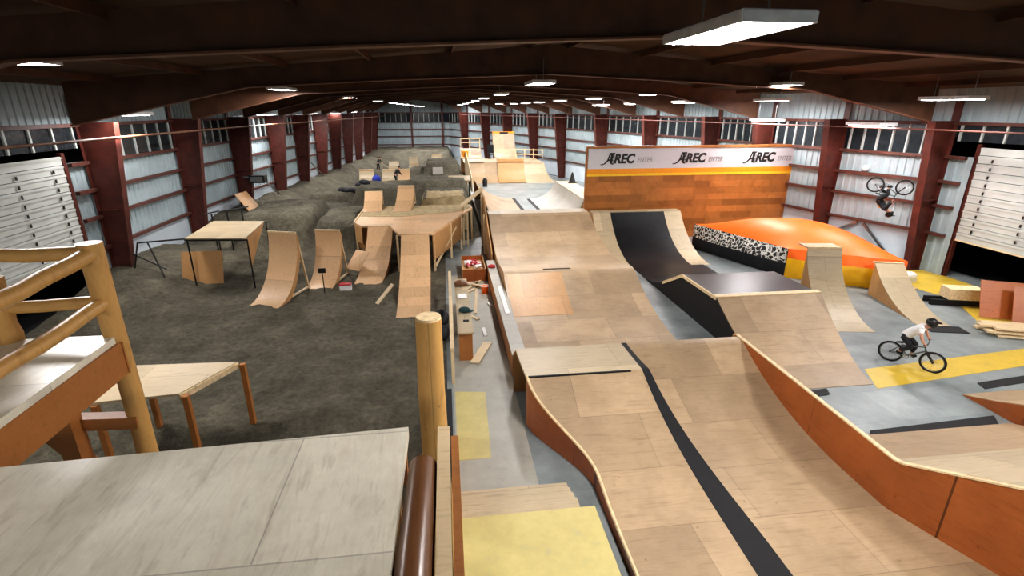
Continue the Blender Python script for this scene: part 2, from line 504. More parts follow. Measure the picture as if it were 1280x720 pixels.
# ------------------------------------------------------------------ steel frames
def column(p, sgn, nrm, top=KNEE, d0=.55, d1=1.25, w=.3):
    """tapered I column: outer flange on the wall, web growing towards the hall"""
    n = Vector((*nrm, 0)).normalized(); t = Vector((-n.y, n.x, 0)); b = Vector((*p, 0)) + n * .08
    m = MB()
    def quad(u0, u1, v0, v1, z0, z1, U0, U1):
        vs = [b + n * u + t * v + Vector((0, 0, z)) for z, (ua, ub) in ((z0, (u0, u1)), (z1, (U0, U1))) for u, v in ((ua, v0), (ub, v0), (ub, v1), (ua, v1))]
        m.add(vs, [(3, 2, 1, 0), (4, 5, 6, 7), (0, 1, 5, 4), (1, 2, 6, 5), (2, 3, 7, 6), (3, 0, 4, 7)])
    quad(0, .03, -w / 2, w / 2, 0, top + .9, 0, .03)
    quad(.03, d0, -.015, .015, 0, top, .03, d1)
    quad(d0, d0 + .035, -w / 2, w / 2, 0, top, d1, d1 + .035)
    quad(.0, d0 + .05, -w / 2 - .02, w / 2 + .02, 0, .04, 0, d0 + .05)
    quad(.0, d0 + .18, -w / 2 + .02, w / 2 - .02, 2.95, 2.99, 0, d0 + .18)
    return struct('column', m, 'steel')
def inward(pts, i, side):
    a = Vector(pts[max(i - 1, 0)]); b = Vector(pts[min(i + 1, len(pts) - 1)]); d = (b - a).normalized()
    return (-d.y, d.x) if side == 'r' else (d.y, -d.x)
for i, p in enumerate(COLR[:-1]):
    if i == 1: continue
    column(p, 1, inward(COLR, i, 'r'))
for i, p in enumerate(COLL[:-1]): column(p, 1, inward(COLL, i, 'l'))
for x in (-4.6,): struct('column', MB().box((x, 77.8, 3.6), (.25, .25, 7.2)), 'steel')
struct('column', MB().box((-.25, 77.8, 3.6), (.28, .28, 7.2)), 'steel')

def rafter(l, r):
    """tapered roof beam between a left and a right knee"""
    l = Vector((*l, 0)); r = Vector((*r, 0)); L = (r - l).length; d = (r - l).normalized(); n = Vector((-d.y, d.x, 0))
    st = [(.035, KNEE - .05), (.2, 7.15), (.34, 7.4), (.5, 7.62), (.66, 7.4), (.8, 7.15), (.965, KNEE - .05)]
    tp = lambda t: EAVE + .2 + (RIDGE - EAVE - .2) * (1 - abs(2 * t - 1))
    m = MB(); fl = MB()
    for (t0, z0), (t1, z1) in zip(st, st[1:]):
        p0 = l + d * L * t0; p1 = l + d * L * t1
        vs = []
        for p, z, t in ((p0, z0, t0), (p1, z1, t1)):
            for s in (-.02, .02):
                vs += [p + n * s + Vector((0, 0, z)), p + n * s + Vector((0, 0, tp(t)))]
        m.add(vs, [(0, 1, 5, 4), (2, 6, 7, 3), (0, 4, 6, 2), (1, 3, 7, 5), (0, 2, 3, 1), (4, 5, 7, 6)])
        fl.bar(p0 + Vector((0, 0, z0)), p1 + Vector((0, 0, z1)), .26, .035)
    o = struct('beam', m, 'rafter'); f = obj('flange', fl, 'flange', o); f['kind'] = 'structure'
RAFT = [((-12.8, 9.0), (20.4, 9.0))] + [((-12.8, 18.6), (20, 18.8))]
RAFT += [((wl(y), y), (wr(y), y)) for y in (27.05, 33.2, 38.5, 43.5, 48.3, 52.8, 57.5, 62.5, 68, 73.2)]
for a, b in RAFT: rafter(a, b)
# roof lining and purlins
mb = MB(); m2 = []
yy = [-10, -3, 4, 9, 14, 18.8, 23, 27, 33, 38.5, 43.5, 48.3, 52.8, 57.5, 62.5, 68, 73.2, 78.3]
for y in yy:
    a, b = wl(y) - .3, wr(y) + .3; c = (a + b) / 2
    mb.v += [(a, y, EAVE + .22), (c, y, RIDGE + .12), (b, y, EAVE + .22)]
for i in range(len(yy) - 1):
    k = 3 * i; mb.f += [(k, k + 1, k + 4, k + 3), (k + 1, k + 2, k + 5, k + 4)]
struct('ceiling', mb, 'roof')
for t in (.08, .16, .24, .32, .4, .48, .52, .6, .68, .76, .84, .92):
    m = MB()
    for y0, y1 in zip(yy, yy[1:]):
        p = []
        for y in (y0, y1):
            a, b = wl(y), wr(y); z = EAVE + .12 + (RIDGE - EAVE - .1) * (1 - abs(2 * t - 1))
            p.append((a + (b - a) * t, y, z))
        m.bar(p[0], p[1], .07, .18)
    struct('beam', m, 'rafter')
# the near end of the hall, behind the photographer
struct('wall_near', corrugated((-13.2, -10), (20.8, -10), 0, EAVE + 1.6), 'metal_wall')
struct('wall_near_left', MB().add([(-12.8, -10, 0), (-12.8, 7.3, 0), (-12.8, 7.3, 7.3), (-12.8, -10, 7.3)], [(0, 1, 2, 3)]), 'metal_wall')
struct('wall_near_right', MB().add([(20.6, -10, 0), (20.5, 8.3, 0), (20.5, 8.3, 7.3), (20.6, -10, 7.3)], [(0, 1, 2, 3)]), 'metal_wall')
struct('floor_near', MB().slab([(-13, -10), (21, -10), (21, 3.2), (-13, 3.2)], -1.5, -1.25), 'floor')

# sprinkler pipe along the left eave and a conduit along the right wall
m = MB(); m.tube([(wl(y) + 1.5, y, 5.55) for y in (8, 14, 20.5, 27, 33, 38.5, 48, 57, 68, 77)], .045, 8)
tag(obj('sprinkler_pipe', m, 'flange', smooth=True), 'thin pipe running along the tops of the left wall columns', 'pipe')
m = MB(); m.tube([(wr(y) - 1.8, y, 5.75) for y in (9, 18.8, 27, 37, 51, 62, 72)], .035, 8)
tag(obj('sprinkler_pipe', m, 'girt', smooth=True), 'thin pipe running along the tops of the right wall columns', 'pipe')
# diagonal braces on the white panel of the right bay
for a, b in (((18.7, 22.6, .75), (19.1, 21.4, 1.5)), ((19.15, 21.1, 1.5), (19.55, 19.7, .25))):
    struct('beam', MB().bar((a[0] - .12, a[1], a[2]), (b[0] - .12, b[1], b[2]), .1, .1), 'grey_metal')

# roll-up doors -----------------------------------------------------------
def rollup(n, x, y0, y1, z0, z1, sgn, label_handles=True, dx=0):
    ns = 12; hgt_ = (z1 - z0) / ns
    m = MB()
    for i in range(ns):
        z = z0 + hgt_ * (i + .5)
        m.box((x, (y0 + y1) / 2, z), (.06, y1 - y0, hgt_ - .02))
        m.box((x + sgn * .04, (y0 + y1) / 2, z + hgt_ * .3), (.03, y1 - y0, hgt_ * .22))
    d = struct('door_%d' % n, m, 'door_white')
    m = MB()
    k = int((y1 - y0) / 1.5)
    for i in range(1, ns - 1):
        for j in range(k):
            m.box((x + sgn * .07, y0 + (j + .6) * (y1 - y0) / k, z0 + hgt_ * (i + .4)), (.03, .05, .11))
    h = obj('hinge_plates', m, 'black_metal', d); h['kind'] = 'structure'
    m = MB()
    for y in (y0, y1): m.box((x - sgn * .02, y, (z1 + .1) / 2), (.16, .16, z1 + .1))
    f = obj('door_frame', m, 'steel', d); f['kind'] = 'structure'
    m = MB().box((x, (y0 + y1) / 2, z0 - .02), (.08, y1 - y0, .05))
    s = obj('bottom_seal', m, 'ply_edge', d); s['kind'] = 'structure'
rollup(1, -12.75, *DOOR_L, 1.55, 5.0, 1)
rollup(2, 20.2, *DOOR_R, DZ0, DZ1, -1)
# bays behind the half-open doors, coloured black to stand for their darkness
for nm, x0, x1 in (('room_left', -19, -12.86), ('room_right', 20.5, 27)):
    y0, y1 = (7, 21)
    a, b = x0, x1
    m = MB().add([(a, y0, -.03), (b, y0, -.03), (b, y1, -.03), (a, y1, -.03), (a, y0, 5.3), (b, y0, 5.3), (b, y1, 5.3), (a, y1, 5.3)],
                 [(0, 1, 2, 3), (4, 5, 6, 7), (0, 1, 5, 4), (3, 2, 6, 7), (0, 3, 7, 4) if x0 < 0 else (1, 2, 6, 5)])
    struct(nm, m, 'black_paint_and_dark')

# floor markings -----------------------------------------------------------
struct('floor_marking', MB().slab([(10.3, 9.85), (15.3, 10.45), (20.2, 11.2), (20.2, 12.1), (16.3, 11.35), (10.75, 10.8)], .0, .006), 'yellow_floor')
struct('floor_marking', MB().slab([(16.3, 12.3), (20.2, 10.6), (20.2, 18.6), (18.0, 18.4), (17.2, 17.9), (18.0, 15.2)], .0, .005), 'yellow_floor')
struct('floor_marking', MB().slab([(0, 3), (1.45, 3), (1.45, 20.2), (-.1, 20.2)], .0, .004), 'alley')
struct('floor_marking', MB().slab([(.0, 8.4), (.65, 8.4), (.72, 10.9), (.0, 11.0)], .004, .009), 'yellow_ply')

# ------------------------------------------------------------------ big ramps
def solid(prof, base=0):
    return [(prof[0][0], base)] + prof + [(prof[-1][0], base)]
# A: the stepped ply ramp in the middle of the park
t = thing('step_up_ramp', 'wide tan plywood double-step ramp with a low ledge along its left side', 'ramp', (0, 0, 0))
pA = arc(4.05, 1.02, 16, 12.9, .012) + [(17.3, 1.06), (17.9, 1.0)] + [(18.5, .90), (19.3, .86)] + [(19.3 + 4.1 * i / 12, .86 + (1.9 - .86) * (i / 12) ** 1.75) for i in range(1, 13)]
xl = lambda y: 1.86; xr = lambda y: 6.6
obj('riding_surface', MB().sheet(pA, 1.86, 6.6, .03), 'ply', t, smooth='auto')
for x in (1.86, 6.57): obj('side_panel', MB().prism(solid([(p[0], p[1] - .031) for p in pA[1:]]), x, x + .03), 'ply_side', t)
obj('top_deck', MB().box((4.23, 23.85, 1.88), (4.74, .9, .04)), 'ply_pale', t)
obj('back_panel', MB().box((4.23, 24.3, .93), (4.74, .03, 1.86)), 'ply_side', t)
for x in (4.2,): obj('seam_strip', MB().prism([(17.25, 1.065), (17.31, 1.065), (17.31, 1.075), (17.25, 1.075)], 3.3, 4.3), 'black_paint_and_dark', t)
obj('surface_patch', MB().sheet([(p[0], p[1] + .008) for p in pA[8:17]], 1.95, 3.9, .012), 'ply_side', t)

# B: near quarter pipe with rust coloured cheek
FZ = .2
pQ = [(2.0, FZ)] + [(7.0, FZ)] + [(p[0], p[1]) for p in arc(3.65, .93, 16, 7.0, FZ)[1:]] + [(10.85, 1.14)]
bx = lambda y: 4.68 - .52 * sm(5.5, 10.65, y)          # right edge of the black band
bl = lambda y: bx(y) - (.13 + .37 * (1 - sm(4.8, 10.6, y)))
cheekx = lambda y: 7.05 + .39 * max(0, 6.05 - y)
dens = [(2 + (10.85 - 2) * i / 60) for i in range(61)]
pQd = [(y, at(pQ, y)) for y in dens]
t = thing('quarter_pipe', 'large near tan plywood quarter pipe split by a black band', 'ramp', (0, 0, 0))
obj('riding_surface', MB().sheet(pQd, bx, cheekx, .03), 'ply', t, smooth='auto')
pQb = [(y, max(at(pQ, min(y + 1.15, 10.65)), at(pQ, y))) for y, z in pQd]
obj('black_band', MB().sheet([(y, z + .002) for y, z in pQb], bl, bx, .034), 'black_paint_and_dark', t, smooth='auto')
pL = [(y, at(pQ, min(y + 1.15, 10.65))) for y in dens if y <= 9.6]
lx = lambda y: 2.47 - .95 * sm(7.2, 9.6, y)
obj('left_surface', MB().sheet(pL, lx, bl, .03), M['ply'], t, smooth='auto')
obj('left_deck', MB().slab([(1.5, 9.5), (bl(9.5), 9.5), (bl(10.7), 10.85), (1.45, 10.85)], 1.08, 1.14), 'ply_pale', t)
obj('deck_edge', MB().box((2.65, 9.5, 1.12), (2.3, .04, .05)), 'black_paint_and_dark', t)
m = MB()
lp = [(lx(y), y, z) for y, z in pL]
n = len(lp)
for x, y, z in lp: m.v += [(x - .02, y, -.12), (x - .02, y, z - .005), (x + .02, y, z - .005), (x + .02, y, -.12)]
for i in range(n - 1):
    a = 4 * i; b = a + 4
    m.f += [(a, b, b + 1, a + 1), (a + 1, b + 1, b + 2, a + 2), (a + 2, b + 2, b + 3, a + 3)]
obj('left_cheek', m, 'cheek', t)
m = MB(); m.tube([(x, y, z + .01) for x, y, z in lp], .03, 6)
obj('edge_trim', m, 'ply_edge', t)
m = MB()
for y, z in pQb: m.v += [(bx(y) - .01, y, z), (bx(y) - .01, y, 0)]
for i in range(len(pQb) - 1): m.f.append((2 * i, 2 * i + 1, 2 * i + 3, 2 * i + 2))
obj('step_side', m, 'black_paint_and_dark', t)
obj('back_panel', MB().box((4.2, 10.83, .55), (5.6, .03, 1.08)), 'ply_side', t)
# cheek wall on the right side
t = thing('plywood_barrier', 'long rust stained plywood side barrier with cream top edge beside the quarter pipe', 'barrier', (0, 0, 0))
ct = lambda y: 1.15 - .01 * (10.95 - y) if y > 6.05 else 1.1 + .415 * (6.05 - y)
m = MB(); e = MB(); prev = None
yl = [10.95 - i * .15 for i in range(56)]
for y in yl:
    x = cheekx(y)
    m.v += [(x, y, -.0), (x, y, ct(y)), (x + .05, y, ct(y)), (x + .05, y, 0)]
for i in range(len(yl) - 1):
    a = 4 * i; b = a + 4
    m.f += [(a, a + 1, b + 1, b), (a + 1, a + 2, b + 2, b + 1), (a + 2, a + 3, b + 3, b + 2)]
m.f += [(0, 3, 2, 1), (a + 4, a + 5, a + 6, a + 7)]
obj('panel', m, 'cheek', t)
for i in range(len(yl) - 1):
    e.bar((cheekx(yl[i]) + .025, yl[i], ct(yl[i])), (cheekx(yl[i + 1]) + .025, yl[i + 1], ct(yl[i + 1])), .075, .03)
obj('top_edge', e, 'ply_edge', t)
obj('end_board', MB().box((7.05, 10.98, .57), (.1, .06, 1.15)), 'orange_timber', t)
# bank behind the cheek wall
t = thing('bank_ramp', 'tan plywood bank rising towards the viewer behind the rust side barrier', 'ramp', (0, 0, 0))
bank = [(5.6, 1.27), (6.05, 1.06), (6.8, .66), (7.5, .28), (8.15, .015)]
xb = lambda y: cheekx(y) + .06 if y < 10 else 7.1
xe = lambda y: 11.75 if y > 6 else 14
obj('riding_surface', MB().sheet(bank[::-1], lambda y: cheekx(y) + .06, 12.0, -.03), 'ply', t, smooth='auto')
obj('upper_sheet', MB().sheet([(y, z) for y, z in ((6.25, .985), (5.75, 1.22), (5.2, 1.46))], lambda y: cheekx(y) + .05, 12.0, -.03), 'ply_pale', t)
obj('upper_sheet', MB().sheet([(y, z) for y, z in ((5.3, 1.44), (4.2, 1.88), (3.0, 2.36))], lambda y: cheekx(y) + .05, 12.0, -.03), 'ply_pale', t)
obj('toe_strip', MB().slab([(8.5, 8.02), (11.7, 8.12), (11.95, 8.45), (8.75, 8.28)], .004, .018), 'black_paint_and_dark', t)
obj('side_panel', MB().prism([(8.15, 0), (3, 0), (3, 2.25), (5.6, 1.22), (6.05, 1.02), (6.8, .62), (7.5, .24)], 12.0, 12.03), 'cheek', t)
t = thing('side_bank', 'tan plywood bank with rust side cut off by the right picture edge', 'ramp', (0, 0, 0))
sp = [(9.35, .015), (8.6, .28), (7.8, .62), (7, 1.02), (6, 1.6)]
m = MB().sheet([(y, z) for y, z in sp], lambda y: 12.1 + (9.35 - y) * .02, 17.5, -.03)
obj('riding_surface', m, 'ply', t, smooth='auto')
obj('side_panel', MB().prism([(6, 0), (9.35, 0)] + [(y, z - .02) for y, z in sp], 12.1, 12.13), 'cheek', t)
obj('toe_strip', MB().slab([(12.9, 9.5), (16.8, 9.95), (16.8, 10.2), (13.0, 9.78)], .004, .018), 'black_paint_and_dark', t)

# C: black sided roll-over box
t = thing('box_jump', 'box jump with black side, black top and tan plywood landing', 'ramp', (0, 0, 0))
pu = [(19.2, .012), (18.2, .1), (17.2, .42), (15.7, 1.17)]
top = [(15.7, 1.17), (13.4, 1.2)]
lan = [(13.4 - 3.35 * i / 14, 1.2 * (1 - i / 14) ** 1.7 + .012) for i in range(15)]
obj('black_run_up', MB().sheet(pu[::-1], 7.83, 11.1, .03), 'rubber', t, smooth='auto')
obj('black_top', MB().sheet(top[::-1], 7.83, 11.15, .03), 'rubber', t)
obj('landing', MB().sheet(lan[::-1], lambda y: 7.83, lambda y: 11.2 - .85 * (13.4 - y) / 3.35, .03), 'ply', t, smooth='auto')
obj('lip_board', MB().box((9.5, 13.5, 1.215), (3.4, .22, .03)), 'ply_edge', t)
full = pu + top[1:] + lan[1:]
for x, ma in ((7.82, 'black_paint_and_dark'),): obj('side_panel', MB().prism([(y, z - .035) for y, z in full if z > .05] + [(10.4, 0), (18.9, 0)], x, x + .03), ma, t)
obj('side_panel', MB().prism([(y, z - .035) for y, z in full if z > .3] + [(11.8, 0), (17.2, 0)], 10.6, 10.63), 'ply_side', t)
m = MB()
for a, b in zip(full[2:5], full[3:5]): m.bar((7.82, a[0], a[1] - .03), (7.82, b[0], b[1] - .03), .05, .1)
obj('edge_trim', m, 'ply_edge', t)
obj('toe_strip', MB().slab([(7.75, 9.55), (8.95, 9.75), (9.05, 10.0), (7.8, 9.85)], .004, .02), 'black_paint_and_dark', t)
# D: black quarter behind it
t = thing('black_quarter_pipe', 'glossy black quarter pipe with plywood wings in front of the tall wall ride', 'ramp', (0, 0, 0))
pB = arc(3.5, 1.72, 16, 20.4, .012)
obj('black_surface', MB().sheet(pB, 7.83, 10.55, .03), 'rubber', t, smooth='auto')
obj('black_flat', MB().slab([(7.83, 19.2), (11.1, 19.2), (11.1, 20.45), (7.83, 20.45)], .002, .014), 'rubber', t)
obj('left_wing', MB().sheet(pB, 6.95, 7.83, .03), 'ply_pale', t, smooth='auto')
obj('right_wing', MB().sheet(pB, 10.55, 11.4, .03), 'ply_pale', t, smooth='auto')
obj('top_deck', MB().box((9.2, 24.25, 1.72), (4.5, .5, .04)), 'ply_pale', t)
for x in (6.93, 11.4): obj('side_panel', MB().prism(solid([(y, z - .03) for y, z in pB[1:]] + [(24.5, 1.69)]), x, x + .03), 'ply_side', t)
obj('toe_strip', MB().box((7.3, 20.3, .012), (.8, .25, .02)), 'black_paint_and_dark', t)
# E: wall ride ------------------------------------------------------------
t = thing('wall_ride', 'tall stained plywood wall ride with white sponsor banner along its top', 'wall', (0, 25.5, 0))
X0, X1 = 7.0, 18.45
obj('riding_face', MB().box(((X0 + X1) / 2, .06, 1.7), (X1 - X0, .1, 3.4)), 'wallride', t)
b = obj('banner', MB().box(((X0 + X1) / 2, .05, 4.12), (X1 - X0 - .1, .1, .98)), 'white', t)
obj('orange_stripe', MB().box(((X0 + X1) / 2, .045, 3.52), (X1 - X0, .1, .24)), 'banner_orange', t)
obj('yellow_stripe', MB().box(((X0 + X1) / 2, .045, 3.34), (X1 - X0, .1, .13)), 'banner_yellow', t)
obj('top_rail', MB().box(((X0 + X1) / 2, .07, 4.69), (X1 - X0, .2, .12)), 'wallride', t)
obj('end_post', MB().box((X0 - .02, .07, 2.37), (.07, .18, 4.74)), 'wallride', t)
for i in range(5):
    x = X0 + .6 + i * (X1 - X0 - 1.2) / 4
    obj('back_brace', MB().bar((x, .15, 4.2), (x, 1.5, 0), .09).bar((x, .15, 0), (x, .15, 4.6), .09), 'lumber', t)
def text_mb(s, size, shear, boldness=0.0):
    cu = bpy.data.curves.new('t', 'FONT'); cu.body = s; cu.size = size; cu.shear = shear; cu.offset = boldness
    cu.extrude = .004; cu.resolution_u = 4
    o = bpy.data.objects.new('t', cu); C.objects.link(o)
    bpy.context.view_layer.update()
    me = bpy.data.meshes.new_from_object(o.evaluated_get(bpy.context.evaluated_depsgraph_get()))
    m = MB().add([v.co.copy() for v in me.vertices], [tuple(p.vertices) for p in me.polygons])
    bpy.data.objects.remove(o); bpy.data.curves.remove(cu); bpy.data.meshes.remove(me)
    return m
def place(m, x, z, sx=1, y=-.008):
    return MB().add([(x + v[0] * sx, y - v[2], z + v[1]) for v in m.v], m.f)
def poly2(pts, x, z):
    n = len(pts)
    return MB().add([(x + a, -.012, z + b) for a, b in pts] + [(x + a, -.002, z + b) for a, b in pts],
                    [tuple(range(n))] + [tuple(n + i for i in reversed(range(n)))] + [(i, n + i, n + (i + 1) % n, (i + 1) % n) for i in range(n)])
rec = text_mb('REC', .74, .22, .034); ent = text_mb('ENTER', .40, .25, 0)
LS = .76
for x in (7.72, 11.5, 15.3):
    z = 3.9
    m = place(rec, x + .84, z + .03, 1.02)
    # swoosh running up into the peak of the A
    m.add(*(lambda q: (q.v, q.f))(poly2([(0, -.06), (.28, .0), (.5, .2), (.66, .62), (.78, .62), (.55, .12), (.38, -.03), (.15, -.1)], x - .1, z)))
    m.add(*(lambda q: (q.v, q.f))(poly2([(.66, .5), (.78, .62), (.95, .62), (.78, 0), (.68, 0), (.74, .22), (.6, .22), (.55, .12), (.72, .3), (.76, .5)][:1] + [(.78, .62), (.96, .62), (.86, -.02), (.70, -.02), (.72, .14), (.55, .14), (.52, .24), (.73, .26), (.76, .52)], x - .12, z)))
    m.add(*(lambda q: (q.v, q.f))(poly2([(.80, -.06), (.93, -.06), (1.02, .62), (.89, .62)], x - .1, z)))
    m.v = [(x + (a - x) * LS, bb, z + (c - z) * (LS + .08)) for a, bb, c in m.v]
    L = obj('logo_lettering', m, 'ink', b)
    w = MB()
    for k in range(3): w.add(*(lambda q: (q.v, q.f))(poly2([(.84 + k * .03, .02 + k * .2), (.90 + k * .03, .02 + k * .2), (.92 + k * .03, .14 + k * .2), (.86 + k * .03, .14 + k * .2)], x - .1, z)))
    w.add(*(lambda q: (q.v, q.f))(poly2([(.85, .02), (.87, .02), (.96, .5), (.94, .5)], x - .1, z)))
    w.v = [(x + (a - x) * LS, bb - .006, z + (c - z) * (LS + .08)) for a, bb, c in w.v]
    obj('logo_letters', w, 'white', b)
    e_ = place(ent, x + 2.46, z + .06, .86); e_.v = [(x + (a - x) * LS, bb, z + (c - z) * (LS + .08)) for a, bb, c in e_.v]
    obj('logo_lettering', e_, 'ink_grey', b)

# F: airbag ----------------------------------------------------------------
BL, FL, FR, BR = Vector((11.9, 23.3)), Vector((13.5, 18.35)), Vector((16.7, 16.1)), Vector((18.0, 22.2))
t = thing('landing_airbag', 'big orange inflated landing airbag with black printed flank and yellow front', 'airbag', (14.8, 20, 0))
def foot(u, v):  # u along front, v to the back
    return (FL * (1 - u) + FR * u) * (1 - v) + (BL * (1 - u) + BR * u) * v
cen = foot(.5, .5)
HS = 1.2
def top_pt(u, v):
    p = foot(u, v); a = 1 - abs(2 * u - 1) ** 2.6; b_ = 1 - abs(2 * v - 1) ** 2.6
    return (p.x - 14.8, p.y - 20, HS + .72 * a * b_ + .02 * noise.noise(Vector((u * 9, v * 9, 0))))
m = MB(); N = 24
for j in range(N + 1):
    for i in range(N + 1): m.v.append(top_pt(i / N, j / N))
for j in range(N):
    for i in range(N): a = j * (N + 1) + i; m.f.append((a, a + 1, a + N + 2, a + N + 1))
obj('orange_cover', m, 'bag_orange', t, smooth=True)
def flank(pa, pb, z0, z1, amp, n=24, k=8):
    m = MB(); d = (pb - pa).normalized(); nr = Vector((d.y, -d.x))
    if (pa + nr - cen).length < (pa - cen).length: nr = -nr
    for j in range(k + 1):
        q = j / k; z = z0 + (z1 - z0) * q
        o0 = amp * (math.sin(PI * (z / HS)))
        for i in range(n + 1):
            u = i / n; p = pa + (pb - pa) * u + nr * (o0 * (1 - abs(2 * u - 1) ** 4) + .03 * math.sin(u * 40) * math.sin(PI * q))
            m.v.append((p.x - 14.8, p.y - 20, z))
    for j in range(k):
        for i in range(n): a = j * (n + 1) + i; m.f.append((a, a + 1, a + n + 2, a + n + 1))
    return m
obj('black_flank', flank(BL, FL, 0, .6, .2), 'cloth_black', t, smooth=True)
obj('printed_band', flank(BL, FL, .6, HS, .2), 'scribble', t, smooth=True)
obj('yellow_front', flank(FL, FR, 0, .82, .22), 'bag_yellow', t, smooth=True)
obj('orange_front', flank(FL, FR, .82, HS, .22), 'bag_orange', t, smooth=True)
obj('right_flank', flank(FR, BR, 0, HS, .3), 'scribble', t, smooth=True)
obj('back_flank', flank(BR, BL, 0, HS, .2), 'bag_orange', t, smooth=True)

# ------------------------------------------------------------------ free standing jumps
def kicker(name, label, loc, rz, w, L, h, surf='ply_new', side='ply_side', full=True, legs=False, strips=0, group=None, slats=False, lip=True, cat='ramp'):
    t = thing(name, label, cat, loc, rz, group)
    pr = arc(L, h, 14, 0, .01)
    obj('riding_surface', MB().sheet(pr, -w / 2, w / 2, .025), surf, t, smooth='auto')
    if full:
        for x in (-w / 2, w / 2 - .025): obj('side_panel', MB().prism(solid([(y, z - .026) for y, z in pr[2:]], 0), x, x + .025), side, t)
        obj('back_panel', MB().box((0, L - .01, h / 2 - .02), (w - .06, .025, h - .05)), side, t)
    else:
        for x in (-w / 2 + .0, w / 2 - .03):
            rib = [(y, z - .027) for y, z in pr[1:]] + [(y + .12, max(z - .2, 0)) for y, z in reversed(pr[1:])]
            obj('side_rib', MB().prism(rib, x, x + .03), side, t)
    if legs:
        for x in (-w / 2 + .05, w / 2 - .05):
            obj('back_leg', MB().bar((x, L + .03, h - .05), (x, L + .42, 0), .07), 'lumber', t)
            obj('brace', MB().bar((x, L * .6, .1), (x, L + .38, .1), .06), 'lumber', t)
        obj('cross_bar', MB().bar((-w / 2, L + .23, h * .5), (w / 2, L + .23, h * .5), .06), 'lumber', t)
    if lip: obj('lip_board', MB().box((0, L, h - .005), (w, .05, .05)), 'ply_edge', t)
    if slats:
        for i in range(3): obj('slat', MB().box((0, L * (.35 + .2 * i) - .02, at(pr, L * (.35 + .2 * i)) + .012), (w, .05, .02)), 'lumber', t)
    return t
k = kicker('kicker_ramp', 'tall narrow plywood kicker standing before the airbag', (12.35, 13.0, 0), R(-9), 1.15, 2.55, 2.02, 'ply_pale', 'ply_side', lip=True)
obj('top_deck', MB().box((0, 2.85, 2.0), (1.15, .6, .04)), 'ply_pale', k)
k = kicker('kicker_ramp', 'lower plywood kicker with black toe plate at the right end of the airbag', (15.15, 13.15, 0), R(-14), .98, 2.95, 1.2, 'ply_pale', 'ply_side')
obj('toe_plate', MB().box((.15, -.3, .012), (1.1, .5, .02)), 'black_paint_and_dark', k)
obj('top_deck', MB().box((0, 3.02, 1.19), (.98, .16, .04)), 'ply_pale', k)
kicker('jump_ramp', 'leftmost tall curved birch jump ramp on the dirt', (-6.5, 17.35, 0), R(-17), 1.12, 1.75, 2.3, full=False, legs=True)
kicker('jump_ramp', 'second tall curved birch jump ramp, behind the sign post', (-5.03, 19.15, 0), R(-12), 1.02, 1.4, 2.0, full=False, legs=True)
# take-offs leading up to the wooden platform
kicker('jump_ramp', 'curved birch ramp leading up to the left of the wooden platform', (-3.25, 19.45, 0), R(-6), 1.08, 3.0, 1.66, full=False, lip=False)
kicker('jump_ramp', 'long birch ramp with grey patch leading up to the platform corner', (-1.27, 15.55, 0), R(1), 1.12, 5.15, 1.66, full=True, lip=False)
DP = [(-4.15, 23.25), (-3.75, 22.5), (-2.55, 22.45), (-2.0, 20.75), (-.68, 20.7), (.62, 24.4), (1.25, 26.2), (1.2, 27.2), (-4.2, 27.2)]
t = thing('jump_platform', 'wooden platform of fresh plywood joining the two long birch ramps', 'platform', (0, 0, 0))
obj('plywood_top', MB().slab(DP, 1.62, 1.7), 'ply_new', t)
obj('dusty_top', MB().slab([(-4.1, 24.6), (-2.2, 24.3), (.4, 25.2), (1.15, 26.2), (1.1, 27.15), (-4.15, 27.15)], 1.7, 1.715), 'sandy', t)
def panel(a, b, z0, z1, mat, name='side_panel', th=.03, par=None):
    m = MB().bar((a[0], a[1], (z0 + z1) / 2), (b[0], b[1], (z0 + z1) / 2), th, z1 - z0)
    return obj(name, m, mat, par)
panel((-.66, 20.72), (.6, 24.35), .55, 1.62, 'ply_side', par=t)
panel((-4.15, 23.25), (-3.75, 22.5), .9, 1.62, 'ply_side', par=t)
panel((-4.15, 23.28), (-2.6, 22.6), .5, 1.55, 'ply_side', par=t)
for p in ((-4.1, 23.2), (-.62, 20.9), (.1, 22.9), (.6, 24.4), (.95, 25.2), (1.2, 26.1), (-4.1, 27), (-2.1, 20.9)):
    obj('leg', MB().box((p[0], p[1], .81), (.09, .09, 1.62)), 'lumber', t)
obj('edge_board', MB().bar((-4.17, 23.2, 1.68), (-4.2, 27.2, 1.68), .05, .14), 'ply_edge', t)
obj('diagonal_brace', MB().bar((-.6, 21, .2), (.35, 23.6, 1.3), .06, .09), 'lumber', t)
kicker('jump_ramp', 'small birch jump ramp at the back left of the wooden platform', (-3.7, 25.6, 1.715), R(2), .9, 1.7, .75, full=False, legs=True)
kicker('jump_ramp', 'steep birch jump ramp at the back of the wooden platform with visible legs', (-2.3, 25.5, 1.715), R(-6), .85, 1.9, 1.0, full=False, legs=True)
# raised board at the right end of the platform
t = thing('raised_board', 'wide pale board tilted up on a post at the platform right end', 'board', (1.25, 25, 0))
obj('board_top', MB().bar((-.6, .1, 2.0), (.5, .1, 2.86), .8, .06, up=(0, 0, 1)), 'ply_edge', t)
obj('post', MB().box((.42, .1, 1.35), (.1, .1, 2.7)), 'lumber', t)
obj('rear_post', MB().box((-.5, .3, 1.0), (.09, .09, 2.0)), 'lumber', t)
t = thing('partition', 'plywood partition wall with studs between the workshop aisle and the big ramp', 'partition', (1.72, 0, 0))
obj('sheet', MB().prism([(20.4, 0), (25.0, 0), (25.0, 2.6), (24.4, 2.55), (22.8, 1.75), (21, 1.1), (20.4, .8)], 0, .05), 'ply_side', t)
for y, h in ((24.9, 2.55), (23.4, 1.9)): obj('stud', MB().box((-.06, y, h / 2), (.09, .09, h)), 'lumber', t)
